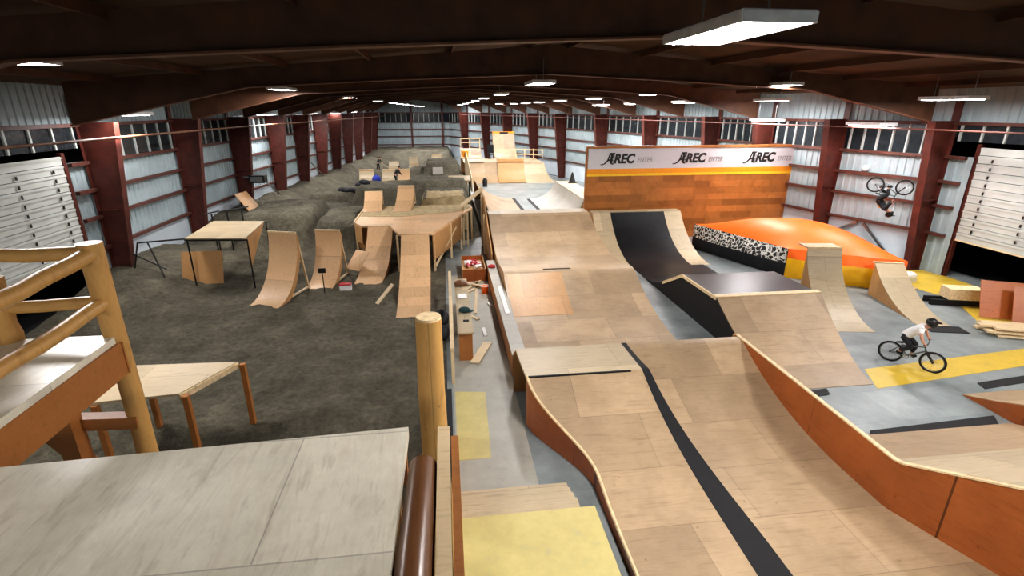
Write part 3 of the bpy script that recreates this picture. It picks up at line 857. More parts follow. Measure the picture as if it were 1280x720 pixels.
# small boards lying beside the ramps
def board(name, label, cat, a, b, w, th, mat, group=None, up=(0, 0, 1)):
    return tag(obj(name, MB().bar(a, b, w, th, up=up), mat), label, cat, group)
board('plywood_offcut', 'square plywood offcut leaning beside the second birch jump ramp', 'board', (-3.95, 20.6, .3), (-3.55, 21.1, .95), .75, .025, 'ply_new')
board('plywood_offcut', 'narrow board propped at an angle between the two long birch ramps', 'board', (-2.6, 17.2, .05), (-2.05, 17.6, .62), .18, .03, 'lumber')
t = thing('sign_post', 'thin stake with a small dark sign in front of the second jump ramp', 'sign', (-4.65, 18.6, 0))
obj('stake', MB().box((0, 0, .4), (.03, .03, .9)), 'black_metal', t); obj('sign_board', MB().box((0, -.02, .92), (.26, .02, .18)), 'black_metal', t)
t = thing('toolbox', 'small red and white box beside the second jump ramp', 'box', (-3.95, 18.95, 0))
obj('box_body', MB().box((0, 0, .12), (.42, .24, .22)), 'paper', t, bevel=.01); obj('box_lid', MB().box((0, 0, .25), (.44, .26, .05)), 'red', t, bevel=.01)
# plywood table on black steel legs near the left wall
t = thing('plywood_table', 'large plywood topped landing table on thin black steel legs by the left wall', 'table', (0, 0, 0))
TT = [(-9.65, 19.75), (-7.45, 19.5), (-7.75, 22.6), (-9.9, 22.9)]
obj('table_top', MB().slab(TT, 1.96, 2.0), 'ply_pale', t)
obj('steel_rim', MB().slab([(-9.67, 19.72), (-7.43, 19.47), (-7.45, 19.56), (-9.66, 19.81)], 1.9, 1.96), 'black_metal', t)
for x, y in TT: obj('leg', MB().tube([(x * .995, y + .05, 1.95), (x * .995, y + .05, 0)], .03, 8), 'black_metal', t)
obj('side_panel', MB().add([(-7.46, 19.55, 1.95), (-7.74, 22.5, 1.95), (-7.5, 19.75, .75)], [(0, 1, 2)]), 'ply_side', t)
for a, b in (((-11.2, 20.3, 1.6), (-9.7, 19.9, 1.9)), ((-11.2, 20.3, 1.6), (-10.6, 19.8, 0)), ((-12.2, 20.6, .9), (-10.7, 20, .5))):
    pass
t = thing('steel_trestle', 'thin black steel trestle frame standing left of the plywood table', 'frame', (-10.7, 20.2, 0))
obj('top_rail', MB().tube([(-.9, .1, 1.75), (.95, -.25, 1.93)], .03, 8), 'black_metal', t)
for a, b in (((-.5, 0, 1.8), (.1, -.3, 0)), ((-1.3, .3, 1.3), (.0, -.1, .75)), ((-.9, .1, 1.75), (-1.4, 0, 0))):
    obj('leg', MB().tube([a, b], .028, 8), 'black_metal', t)
for i in range(3):
    t = thing('steel_bracket', 'small black steel bracket row standing behind the plywood table', 'bracket', (-10.4 + .45 * i, 24.0 + .5 * i, 0), 0, 'brackets behind the plywood table')
    obj('upright', MB().tube([(0, 0, 0), (0, 0, 2.1)], .035, 8), 'black_metal', t); obj('arm', MB().tube([(-.3, 0, 2.1), (.3, .1, 2.2)], .03, 8), 'black_metal', t)
board('plywood_sheet', 'reddish plywood sheet leaning upright under the plywood table', 'board', (-9.5, 20.1, .1), (-9.5, 20.5, 1.3), 1.5, .025, 'ply_side')
# low plywood landing in the pit
t = thing('plywood_landing', 'low plywood landing with a pointed corner beside the log platform', 'platform', (0, 0, 0))
LP = [(-6.6, 8.9), (-5.1, 9.05), (-4.5, 10.25), (-6.5, 10.35)]
obj('plywood_top', MB().slab(LP, 1.45, 1.5), 'ply_pale', t)
obj('front_edge', MB().bar((-5.1, 9.04, 1.42), (-4.49, 10.25, 1.42), .04, .12), 'ply_edge', t)
for x, y in LP: obj('leg', MB().box((x * .98, y, .72), (.1, .1, 1.45)), 'orange_timber', t)

# ------------------------------------------------------------------ near decks
t = thing('viewing_deck', 'pale weathered plywood deck in the near left corner', 'deck', (0, 0, 0))
obj('plywood_top', MB().slab([(-6.5, .9), (-.42, .9), (-.40, 3.72), (-3.4, 3.58), (-6.5, 3.5)], 3.9, 4.0), 'deck_ply', t)
obj('joist', MB().box((-3.4, 3.45, 3.78), (6, .08, .24)), 'orange_timber', t)
obj('joist', MB().box((-.5, 2.3, 3.78), (.08, 2.7, .24)), 'orange_timber', t)
for x, y in ((-.55, 3.4), (-3.3, 3.3), (-6, 3.3), (-.55, 1.1), (-6, 1.1)): obj('leg', MB().box((x, y, 1.95), (.16, .16, 3.9)), 'orange_timber', t)
o = obj('edge_log', MB().tube([(-.3, 1.0, 3.9), (-.29, 2.4, 3.9), (-.27, 3.35, 3.88)], [.13, .12, .11], 14), 'dark_log', t, smooth='auto'); o['label'] = 'dark varnished edge log'
obj('edge_board', MB().box((-.11, 2.3, 3.86), (.1, 2.9, .2)), 'lumber', t)
obj('edge_board', MB().box((-.02, 2.2, 3.78), (.06, 2.9, .3)), 'orange_timber', t)
t = thing('log_post', 'upright peeled log post with a round sawn top beyond the near deck', 'post', (-.28, 5.65, 0))
obj('post_trunk', MB().tube([(.02, 0, 0), (0, .0, 2), (-.01, 0, 3.2), (0, 0, 4.17)], [.19, .18, .165, .155], 18), 'log', t, smooth='auto')
obj('sawn_top', MB().tube([(0, 0, 4.165), (0, 0, 4.2)], [.15, .145], 18), 'ply_edge', t, smooth='auto')
# log railed platform on the left
t = thing('log_platform', 'raised platform with peeled log railings and pale plywood top at far left', 'platform', (0, 0, 0))
obj('plywood_top', MB().slab([(-9, 3.9), (-3.86, 3.9), (-3.9, 6.02), (-9, 6.02)], 3.92, 4.0), 'deck_ply', t)
obj('fascia', MB().box((-3.89, 4.97, 3.72), (.06, 2.06, .4)), 'orange_timber', t)
obj('fascia', MB().box((-6.4, 6.0, 3.72), (5.1, .06, .4)), 'orange_timber', t)
for x, y in ((-3.98, 4.05), (-4.6, 5.85), (-5.6, 4.1)): obj('leg', MB().box((x, y, 1.76), (.2, .2, 3.53)), 'orange_timber', t)
obj('cross_beam', MB().bar((-5.6, 5.95, 2.95), (-3.9, 6.0, 2.85), .16), 'orange_timber', t)
obj('cross_beam', MB().bar((-3.95, 4.1, 2.2), (-3.92, 6.0, 2.2), .16), 'orange_timber', t)
obj('diagonal_brace', MB().bar((-3.95, 4.15, 3.5), (-4.0, 5.9, 1.6), .15), 'orange_timber', t)
obj('diagonal_brace', MB().bar((-5.3, 5.9, 3.5), (-4.0, 5.95, 1.4), .15), 'orange_timber', t)
def log(a, b, r, mat='log_x', name='log_rail', wob=.02):
    a = Vector(a); b = Vector(b); pts = []
    for i in range(7):
        q = a + (b - a) * i / 6
        pts.append(q + Vector((random.uniform(-1, 1), random.uniform(-1, 1), random.uniform(-1, 1))) * (wob if 0 < i < 6 else 0))
    return obj(name, MB().tube(pts, [r * random.uniform(.93, 1.06) for _ in pts], 12), mat, t, smooth='auto')
log((-3.93, 6.05, 0), (-3.95, 6.05, 5.1), .12, 'log', 'log_post', .01)
log((-5.02, 6.0, 3.95), (-5.02, 6.0, 4.75), .13, 'log', 'log_post', .01)
log((-3.95, 4.0, 3.95), (-3.95, 4.0, 5.0), .1, 'log', 'log_post', .01)
log((-7.6, 6.03, 4.96), (-3.95, 6.03, 5.0), .075); log((-7.6, 6.03, 4.36), (-3.95, 6.03, 4.42), .075)
log((-3.95, 6.0, 4.98), (-3.93, 3.9, 4.86), .085, 'log'); log((-3.95, 6.0, 4.40), (-3.93, 3.9, 4.34), .08, 'log')

# ------------------------------------------------------------------ the aisle and its clutter
t = thing('half_wall', 'low stud half wall along the left side of the aisle', 'wall', (-.08, 0, 0))
obj('top_rail', MB().bar((.05, 17.6, 1.0), (.05, 11.3, 1.0), .1, .06), 'lumber', t)
for y in (11.4, 12.9, 14.5, 16, 17.5): obj('stud', MB().box((.05, y, .49), (.08, .05, .98)), 'lumber', t)
t = thing('bench', 'narrow plank bench with clutter along the half wall', 'bench', (.34, 0, 0))
obj('bench_top', MB().box((0, 14.8, .86), (.42, 4.6, .05)), 'ply_pale', t)
for y in (12.65, 14.8, 16.9): obj('leg', MB().box((0, y, .42), (.36, .07, .84)), 'orange_timber', t)
def cap(name, label, c, r, mat, cat='cap'):
    t = thing(name, label, cat, c)
    obj('crown', MB().ball((0, 0, r * .35), (r, r * .9, r * .5)), mat, t, smooth=True)
    obj('brim', MB().ball((r * .9, -.02, .03), (r * .7, r * .6, .02)), mat, t, smooth=True)
cap('cap', 'dark green cap lying on the plank bench', (.36, 14.0, .885), .17, 'cloth_green')
cap('tool_bag', 'brown tool bag at the far end of the plank bench', (.32, 16.4, .885), .22, 'dark_log', 'bag')
tag(obj('paper_sheet', MB().box((.34, 15.3, .9), (.3, .42, .012)), 'paper'), 'white paper sheet on the plank bench', 'paper')
tag(obj('phone', MB().box((.38, 13.3, .895), (.16, .1, .02)), 'cloth_black', bevel=.004), 'small flat dark case at the near end of the plank bench', 'case')
m = MB().ball((-.35, 15.2, .22), (.25, .5, .25)).ball((-.3, 14.2, .16), (.22, .4, .18))
tag(obj('tarp', m, 'cloth_black', smooth=True), 'crumpled black tarp on the dirt behind the half wall', 'tarp')
t = thing('crate', 'open wooden crate holding red and white bottles in the aisle', 'crate', (.95, 20.4, 0))
for x in (-.45, .45): obj('crate_side', MB().box((x, 0, .25), (.03, 2.0, .5)), 'ply_side', t)
for y in (-1, 1): obj('crate_end', MB().box((0, y, .25), (.9, .03, .5)), 'cheek', t)
obj('crate_floor', MB().box((0, 0, .3), (.88, 1.98, .03)), 'ply_side', t)
for i in range(12):
    x = .95 + random.uniform(-.3, .3); y = 20.1 + (i % 6) * .16 + random.uniform(-.04, .04)
    red = i % 2
    bt = thing('paint_bottle', ('red' if red else 'white') + ' plastic bottle lying in the wooden aisle crate', 'bottle', (x, y, .345), random.uniform(0, 6), ('red' if red else 'white') + ' bottles in the crate')
    obj('bottle_body', MB().tube([(-.13, 0, .07), (.08, 0, .07), (.12, 0, .07)], [.07, .07, .03], 10), 'red' if red else 'paper', bt, smooth='auto')
    obj('bottle_cap', MB().tube([(.12, 0, .07), (.17, 0, .07)], .03, 8), 'paper' if red else 'red', bt)
t = thing('ledge', 'long low ledge with grey top between the aisle and the big tan ramp', 'ledge', (0, 0, 0))
obj('ledge_top', MB().slab([(1.47, 11.6), (1.84, 11.6), (1.84, 20.2), (1.47, 20.2)], .58, .62), 'bank_grey', t)
obj('ledge_side', MB().box((1.5, 15.9, .29), (.04, 8.6, .58)), 'orange_timber', t)
obj('ledge_side', MB().box((1.5, 11.6, .29), (.04, .04, .58)).box((1.65, 11.6, .29), (.34, .04, .58)), 'orange_timber', t)
tag(obj('white_board', MB().box((1.68, 15.6, .635), (.14, 2.6, .025)), 'paper'), 'long white board lying on the grey ledge', 'board')
t = thing('tape_roll', 'red roll of tape on the far end of the grey ledge', 'tape', (1.62, 19.2, .62))
obj('roll', MB().tube([(.11 * math.cos(a * PI / 8), .11 * math.sin(a * PI / 8), .05) for a in range(16)], .045, 8, closed=True), 'red', t, smooth=True)
SCR = [((.45, 19.1), (1.25, 18.4), 'long pale lumber scrap lying crosswise before the crate'), ((.6, 18.4), (1.2, 19.4), 'pale lumber scrap under the crosswise scraps before the crate'), ((.5, 17.9), (1.1, 18.7), 'short lumber scrap nearest the plank bench'),
       ((1.02, 19.3), (.78, 15.9), 'longest lumber strip lying lengthwise down the aisle'), ((.5, 15.9), (.85, 15.4), 'short lumber block at the near end of the long strip'), ((1.28, 16.9), (1.38, 16.5), 'tiny white offcut beside the grey ledge'),
       ((.95, 14.7), (.98, 14.1), 'white offcut alone in the middle of the aisle'), ((.55, 12.4), (1.0, 13.6), 'flat wide board lying askew in the near aisle')]
for (a, b_, lab), w in zip(SCR, (.1, .1, .12, .09, .1, .1, .1, .25)):
    zz = .09 if 'under' not in lab and 'crosswise before' in lab else .012
    board('lumber_scrap', lab, 'lumber', (*a, zz + .02), (*b_, zz + .02), w, .035, 'paper' if 'white' in lab else 'lumber')
t = thing('orange_bucket', 'small orange bucket beside the lumber scraps', 'bucket', (1.25, 18.0, 0))
obj('bucket_body', MB().tube([(0, 0, 0), (0, 0, .28)], [.11, .14], 14), 'bag_orange', t, smooth='auto'); obj('bucket_rim', MB().tube([(.14 * math.cos(a * PI / 8), .14 * math.sin(a * PI / 8), .28) for a in range(16)], .012, 6, closed=True), 'paper', t)
# steps and landing below the camera
t = thing('wooden_steps', 'short flight of pale wooden steps at the near end of the aisle', 'steps', (0, 0, 0))
for i in range(4): obj('tread', MB().box((.95, 7.25 - i * .24, .1 * (i + 1)), (1.95, .28, .05)), 'ply_pale', t)
for x in (.02, 1.88): obj('stringer', MB().prism([(7.4, 0), (7.4, .08), (6.4, .4), (6.4, 0)], x, x + .05), 'orange_timber', t)
t = thing('landing_deck', 'yellow washed plywood landing in front of the wooden steps', 'deck', (0, 0, 0))
obj('plywood_top', MB().box((1.07, 4.6, .44), (2.16, 3.6, .06)), 'yellow_ply', t)
for x in (0, 2.1):
    for y in (2.9, 6.3): obj('leg', MB().box((x, y, .2), (.1, .1, .41)), 'orange_timber', t)
t = thing('aisle_fascia', 'dark framed board along the left side of the aisle steps', 'board', (-.12, 0, 0))
obj('panel', MB().box((0, 7.7, .55), (.05, 3.0, 1.1)), 'orange_timber', t); obj('cap_rail', MB().box((0, 7.7, 1.12), (.1, 3.0, .05)), 'black_paint_and_dark', t)

# ------------------------------------------------------------------ far end of the wooden park
t = thing('far_quarter_pipe', 'wide tan plywood quarter pipe across the far end of the blue floor', 'ramp', (0, 0, 0))
pF = arc(1.9, 1.7, 12, 47.6, .012)
obj('riding_surface', MB().sheet(pF, 1.9, 9.3, .03), 'ply', t, smooth='auto')
obj('raised_middle', MB().sheet([(y - .12, z + .05) for y, z in pF], 4.85, 7.4, .03).box((6.1, 49.7, 1.9), (2.5, .9, .25)), 'ply_side', t, smooth='auto')
obj('curved_wing', MB().sheet([(p[0], p[1]) for p in arc(2.2, 1.62, 12, 47.3, .01)], lambda y: 7.4, lambda y: 10.3 - .95 * (y - 47.3) / 2.2, .03), 'ply_pale', t, smooth='auto')
obj('top_deck', MB().box((5.4, 51.4, 1.7), (7.4, 3.8, .05)), 'ply_pale', t)
obj('black_strip', MB().box((2.8, 49.6, 1.75), (1.6, .4, .04)), 'black_paint_and_dark', t)
obj('side_panel', MB().prism(solid([(y, z - .03) for y, z in pF[1:]] + [(53.3, 1.66)]), 1.88, 1.91), 'ply_side', t)
t = thing('roll_in_tower', 'tall steep plywood roll-in tower with orange top rail at the far end', 'ramp', (6.2, 56.5, 0))
rp = [(-3.2 + 3.2 * i / 14, 1.73 + 2.3 * (i / 14) ** 2.2) for i in range(15)]
obj('riding_surface', MB().sheet(rp, -1.15, 1.15, .03), 'ply', t, smooth='auto')
for x in (-1.15, 1.12): obj('side_panel', MB().prism(solid([(y, z - .03) for y, z in rp], 0), x, x + .03), 'ply_side', t)
obj('top_board', MB().box((0, .05, 4.0), (2.35, .12, .42)), 'banner_orange', t)
obj('dark_sign', MB().box((.05, -.03, 4.05), (.9, .04, .22)), 'black_metal', t)
t = thing('railed_deck', 'small plywood deck with timber railing left of the roll-in tower', 'platform', (2.7, 56, 0))
rp2 = arc(1.6, .75, 8, -2.2, 1.73)
obj('bank', MB().sheet(rp2, -1.15, 1.0, .03), 'ply', t, smooth='auto'); obj('deck_top', MB().box((-.05, .2, 2.46), (2.2, 1.6, .05)), 'ply_pale', t)
obj('deck_base', MB().box((-.05, .25, 1.2), (2.1, 1.5, 2.4)), 'ply_side', t)
for x in (-1.05, -.1, 1.0): obj('rail_post', MB().box((x, .9, 3.0), (.09, .09, 1.1)), 'ply_edge', t)
for z in (3.1, 3.5): obj('rail', MB().bar((-1.1, .88, z), (1.05, .88, z), .06, .1), 'ply_edge', t)
t = thing('timber_railing', 'timber guard railing right of the roll-in tower', 'railing', (8.3, 52.4, 1.735))
for x in (-1.3, -.4, .5, 1.4): obj('rail_post', MB().box((x, 0, .5), (.09, .09, 1.0)), 'ply_edge', t)
for z in (.45, .9): obj('rail', MB().bar((-1.4, -.06, z + .04), (1.45, -.06, z - .06), .05, .1), 'ply_edge', t)
t = thing('bench_press', 'dark folded chair on the far deck beside the roll-in tower', 'chair', (4.55, 53, 1.73))
obj('seat', MB().box((0, 0, .45), (.6, .5, .08)), 'cloth_black', t); obj('backrest', MB().box((0, .25, .95), (.6, .08, .8)), 'cloth_black', t)
for x in (-.27, .27):
    for y in (-.2, .2): obj('leg', MB().box((x, y, .22), (.05, .05, .44)), 'black_metal', t)
t.name = 'deck_chair'
# middle bank ramps on the blue floor
t = thing('hip_bank', 'curved plywood bank rising to the left on the blue floor', 'ramp', (0, 0, 0))
qh = [(0, 0), (.6, .06), (1.2, .2), (1.8, .45), (2.3, .8), (2.75, 1.3), (2.95, 1.62)]
m = MB(); 
for j, y in enumerate((25.5, 33, 39)):
    for d, z in qh: m.v.append((5.0 - d - .0 * y, y, z * (1 if y < 38 else .9) + .012))
    for d, z in qh: m.v.append((5.0 - d, y + .0, max(z - .03, 0)))
n = len(qh)
for j in range(2):
    for i in range(n - 1):
        a = j * 2 * n + i; b_ = a + 2 * n
        m.f += [(a, a + 1, b_ + 1, b_), (a + n, b_ + n, b_ + n + 1, a + n + 1)]
obj('riding_surface', m, 'ply', t, smooth='auto')
obj('toe_strip', MB().slab([(4.95, 31), (5.2, 31), (5.15, 39), (4.9, 39)], .005, .02), 'black_paint_and_dark', t)
obj('side_panel', MB().add([(5.0 - d, 39.02, z * .9) for d, z in qh] + [(2.05, 39.02, 0)], [tuple(range(n + 1))]), 'ply_side', t)
t = thing('hip_quarter', 'pale plywood quarter pipe rising to the right with orange end panel', 'ramp', (0, 0, 0))
m = MB()
qq = [(0, 0), (.5, .05), (1.0, .2), (1.4, .45), (1.75, .85), (1.95, 1.35)]
n = len(qq)
for y in (30, 38.6):
    for d, z in qq: m.v.append((6.2 + d, y, z + .012))
    for d, z in qq: m.v.append((6.2 + d, y, max(z - .03, 0)))
for i in range(n - 1): m.f += [(i, i + 1, 2 * n + i + 1, 2 * n + i), (n + i, 3 * n + i, 3 * n + i + 1, n + i + 1)]
obj('riding_surface', m, 'bank_grey', t, smooth='auto')
obj('top_deck', MB().box((8.7, 33.5, 1.36), (1.2, 9, .05)), 'ply_pale', t)
obj('end_panel', MB().add([(6.2 + d, 30, z) for d, z in qq] + [(9.2, 30, 1.36), (9.2, 30, 0)], [tuple(range(n + 2))]), 'ply_side', t)
obj('toe_strip', MB().slab([(6.1, 30), (6.32, 30), (6.24, 38.6), (6.0, 38.6)], .005, .02), 'black_paint_and_dark', t)
t = thing('traffic_cone', 'black cone on the deck behind the pale quarter pipe', 'cone', (9.1, 37, 1.39))
obj('cone_body', MB().tube([(0, 0, .04), (0, 0, .75)], [.26, .05], 12), 'black_metal', t); obj('cone_foot', MB().box((0, 0, .02), (.6, .6, .04)), 'black_metal', t)
t = thing('bollard', 'short dark bollard at the foot of the far quarter pipe', 'bollard', (3.35, 45.5, 0))
obj('bollard_body', MB().tube([(0, 0, .05), (0, 0, .55), (0, 0, .75)], [.2, .22, .12], 12), 'black_metal', t, smooth='auto'); obj('bollard_foot', MB().tube([(0, 0, 0), (0, 0, .05)], .26, 12), 'grey_metal', t)
t = thing('board_fence', 'pale board fence with orange top end between dirt and far ramps', 'fence', (1.72, 0, 0))
m = MB().prism([(36, 1.0), (36, 2.0), (38.5, 2.3), (45, 3.0), (47.5, 2.9), (47.5, 1.0)], 0, .06)
obj('fence_panel', m, 'ply_edge', t); obj('orange_cap', MB().box((.02, 46.9, 2.75), (.5, 1.1, .55)), 'banner_orange', t)
# plywood lid on the big dirt mound
t = thing('landing_sheet', 'plywood landing sheet on legs at the right end of the big dirt mound', 'board', (.9, 36, 0))
obj('plywood_top', MB().box((0, .2, 1.93), (1.5, 1.3, .08), Matrix.Rotation(R(8), 3, 'X')), 'ply_pale', t)
obj('leg', MB().box((.65, -.3, .9), (.1, .1, 1.85)), 'black_paint_and_dark', t); obj('leg', MB().box((-.65, -.3, .95), (.1, .1, 1.75)), 'lumber', t)
# small wooden kickers on the dirt
SMALL = [(-6.2, 42, 1.0, 1.1, 1.0, 'small slatted jump ramp left of the blue bundle', True), (-4.5, 42, 1.0, 1.0, 1.0, 'small slatted jump ramp right of the blue bundle', True),
         (-3.3, 42, 1.1, .9, 1.0, 'smooth birch jump ramp beside the stooping person in the middle of the dirt', False), (-5.0, 52, 1.0, .95, .7, 'small slatted jump ramp in front of the far person with the rake', True),
         (-3.25, 55, 1.0, .95, .9, 'small birch jump ramp set back in the middle of the far dirt', True), (-1.0, 60, 1.0, 1.1, .75, 'farthest small birch jump ramp on the dirt', True)]
for x, y, L, w, h, lab, sl in SMALL:
    z = max(hgt(x + s, y + d) for s in (-.4, .4) for d in (-.6, 0)) - .1
    kicker('jump_ramp', lab, (x, y - L, z), 0, w, L, h, 'ply_pale' if sl else 'ply_new', full=True, slats=sl, group=None)
tag(obj('landing_sheet', MB().box((-.75, 48.6, 1.08), (.95, .9, .04), Matrix.Rotation(R(40), 3, 'X')), 'bank_grey'), 'grey plywood sheet lying on the face of a dirt mound', 'board')
m = MB().ball((-5.35, 41, hgt(-5.35, 41) + .28), (.33, .3, .34))
tag(obj('blue_bundle', m, 'cloth_blue', smooth=True), 'bright blue bundle between two small jump ramps', 'bag')
m = MB()
for i in range(9): xx, yy_ = -7.1 + i * .2, 36.6 + random.uniform(-.35, .35); m.ball((xx, yy_, hgt(xx, yy_) + .05), (.32, .4, .1 + .12 * random.random()))
tag(obj('tarp', m, 'cloth_black', smooth=True), 'black crumpled tarp heap on the dirt before the small jump ramps', 'tarp')
# boards leaning at the left wall
for i, (y, lab) in enumerate(((36.6, 'thin dark board leaning on the left wall between columns, nearer'), (46.5, 'thin dark board leaning on the left wall between columns, farther'))):
    board('leaning_board', lab, 'board', (wl(y) + .9, y + .6, .9), (wl(y) + .2, y - .5, 2.2), .12, .05, 'grey_metal')
board('plywood_sheet', 'tan plywood sheet leaning at the foot of the left wall behind the mounds', 'board', (-11.2, 31.5, .9), (-11.9, 31.6, 1.9), 1.3, .03, 'ply_side')
t = thing('wall_heater', 'dark box heater hanging on a left wall column', 'heater', (-11.3, 33.1, 2.3))
obj('heater_body', MB().box((0, 0, .2), (.9, .6, .45)), 'black_metal', t, bevel=.03); obj('heater_grille', MB().box((0, -.32, .2), (.7, .03, .3)), 'grey_metal', t)
obj('bracket', MB().box((-.55, 0, .3), (.6, .1, .1)), 'grey_metal', t)

# ------------------------------------------------------------------ stored timber by the right door
board('plywood_sheet', 'orange stained plywood sheet leaning by the right door, behind another', 'board', (17.75, 13.25, .05), (18.0, 13.75, 1.15), 1.25, .03, 'cheek')
board('plywood_sheet', 'orange stained plywood sheet cut off by the right picture edge, leaning before the door', 'board', (18.1, 12.5, .05), (18.4, 13.0, 1.15), 1.25, .03, 'cheek')
t = thing('timber_block', 'pale timber panel lying on dark skids before the right door', 'timber', (17.75, 14.75, 0), R(-16))
obj('panel', MB().box((0, 0, .42), (1.1, .55, .38)), 'ply_edge', t)
for y in (-.18, .18): obj('skid', MB().box((-.1, y, .1), (1.9, .1, .2)), 'black_paint_and_dark', t)
for i in range(9):
    r_, c_ = divmod(i, 3)
    L = 2.6 + .25 * ((i * 5) % 4)
    pos = ['bottom', 'middle', 'top'][r_]; side = ['near', 'central', 'far'][c_]
    o = board('lumber_plank', '%s plank in the %s layer of the lumber stack by the right picture edge' % (side, pos), 'plank', (-L / 2, 0, 0), (L / 2, 0, 0), .22, .06, 'lumber', 'planks stacked by the right door')
    o.location = (17.5 + .1 * ((i * 3) % 4), 11.72 + .27 * c_, .05 + .1 * r_ ); o.rotation_euler = (0, 0, R(-21 + ((i * 7) % 5 - 2) * .25))
m = MB().box((18.0, 17.3, .1), (.7, .35, .2)).ball((18.1, 17.25, .24), (.3, .2, .16))
tag(obj('crumpled_sheeting', m, 'paper', smooth=False), 'crumpled white plastic sheeting on the floor beside the right door', 'plastic')
board('plank', 'pale plank lying on the floor behind the lower kicker', 'plank', (16.4, 15.9, .03), (17.6, 16.4, .03), .2, .05, 'lumber')
for i, (x, y, s_) in enumerate(((22, 15.5, .5), (23.2, 13.5, .8), (22.4, 11.6, .6))):
    t = thing('storage_box', ['small', 'largest', 'medium'][i] + ' dim box standing in the dark beyond the right door', 'box', (x, y, -.03), .3 * i)
    obj('box_body', MB().box((0, 0, s_ / 2), (s_ * 1.3, s_, s_)), 'cloth_black', t); obj('box_lid', MB().box((0, 0, s_ + .02), (s_ * 1.34, s_ * 1.04, .05)), 'grey_metal', t)
t = thing('wall_lamp', 'round white wall lamp on a girt of the right wall', 'lamp', (18.95, 21.6, 3.95))
obj('globe', MB().ball((0, 0, 0), .15), 'fixture', t, smooth=True); obj('lamp_base', MB().box((.1, .04, -.05), (.25, .12, .12)), 'fixture', t)

# ------------------------------------------------------------------ hanging lights
def make_light():
    t = thing('ceiling_light', 'x', 'light', (0, 0, 0))
    w, l = .76, 1.85
    m = MB().box((0, 0, .07), (w, l, .05))
    for s in (-1, 1):
        m.box((s * (w / 2), 0, .03), (.03, l, .1)); m.box((0, s * l / 2, .03), (w, .03, .1))
    obj('housing', m, 'fixture', t)
    for k in range(4): obj('tube', MB().tube([(-.27 + .18 * k, -l / 2 + .05, .015), (-.27 + .18 * k, l / 2 - .05, .015)], .045, 8), 'tube', t)
    for y in (-.7, .7): obj('hanger', MB().tube([(0, y, .09), (0, y, .75)], .012, 6), 'grey_metal', t)
    return t
proto = make_light(); used = False
ORD = ['nearest', 'second', 'third', 'fourth', 'fifth', 'sixth', 'seventh', 'eighth', 'ninth', 'tenth']
def row(desc, pts, power):
    global used
    for i, (x, y, z) in enumerate(pts):
        o = proto if not used else copy_tree(proto)
        used = True
        o.location = (x, y, z)
        o['label'] = '%s hanging tube light from the camera, %s' % (ORD[i], desc)
        o['group'] = 'hanging tube lights'
        la = bpy.data.lights.new('tube_light', 'AREA'); la.shape = 'RECTANGLE'; la.size = .7; la.size_y = 1.75
        la.energy = power * (1 if y < 47 else .42); la.color = (1, .965, .94)
        lo = bpy.data.objects.new('tube_light', la); C.objects.link(lo); lo.location = (x, y, z - .06)
P_ = 330
row('in the row right of the hall middle', [(3.22, 6.02, 7.3), (3.3, 18.6, 7.3), (3.4, 32.2, 7.3), (3.34, 44.9, 7.3), (3.21, 55, 7.25), (2.97, 60, 7.15), (2.64, 65, 7.07), (2.12, 70, 6.97)], P_)
row('in the row left of the hall middle', [(-7.6, 10.76, 7.3), (-7.06, 25.44, 7.3), (-6.4, 39.2, 7.23), (-5.75, 49.5, 7.13), (-5.19, 58, 7.08), (-4.81, 62, 7.0), (-4.4, 65, 6.98), (-3.93, 68, 6.91), (-3.35, 70, 6.82), (-2.83, 72, 6.78)], P_)
row('in the row halfway to the right wall', [(12.2, 18.8, 7.3), (11.56, 29.5, 7.25), (10.12, 36, 7.13), (8.89, 41, 7.07), (8.16, 46, 7.01), (7.59, 50, 6.98), (7.06, 54, 6.98), (5.94, 58, 6.98)], P_ * .8)
row('in the row closest to the right wall', [(16.9, 16.27, 6.8), (15.69, 24.5, 6.86), (13.82, 30, 6.84), (12.6, 35, 6.8), (11.24, 38, 6.71)], P_ * .7)
row('in the row closest to the left wall', [(-11, 20.5, 6.3), (-11, 35.46, 6.16), (-10.6, 45.2, 6.13), (-10.2, 53.2, 6.12), (-9.5, 58.5, 6.17)], P_ * .6)
row('added unseen outside the picture to the right', [(12.4, 6.6, 7.3), (17.4, 6.2, 6.8)], P_ * .75)  # unseen lights added off frame to brighten the box landing
row('added unseen behind the viewing deck', [(3.2, -6.5, 7.3), (-6.5, -3.5, 7.3), (11.5, -2, 7.3)], P_ * 1.7)  # unseen lights added behind the camera to brighten the near deck
row('low pair of lamp and reflection near the right windows', [(17.6, 20.31, 5.87), (16.3, 25.6, 5.92)], P_ * .3)  # farther one added in place of a reflection in the window

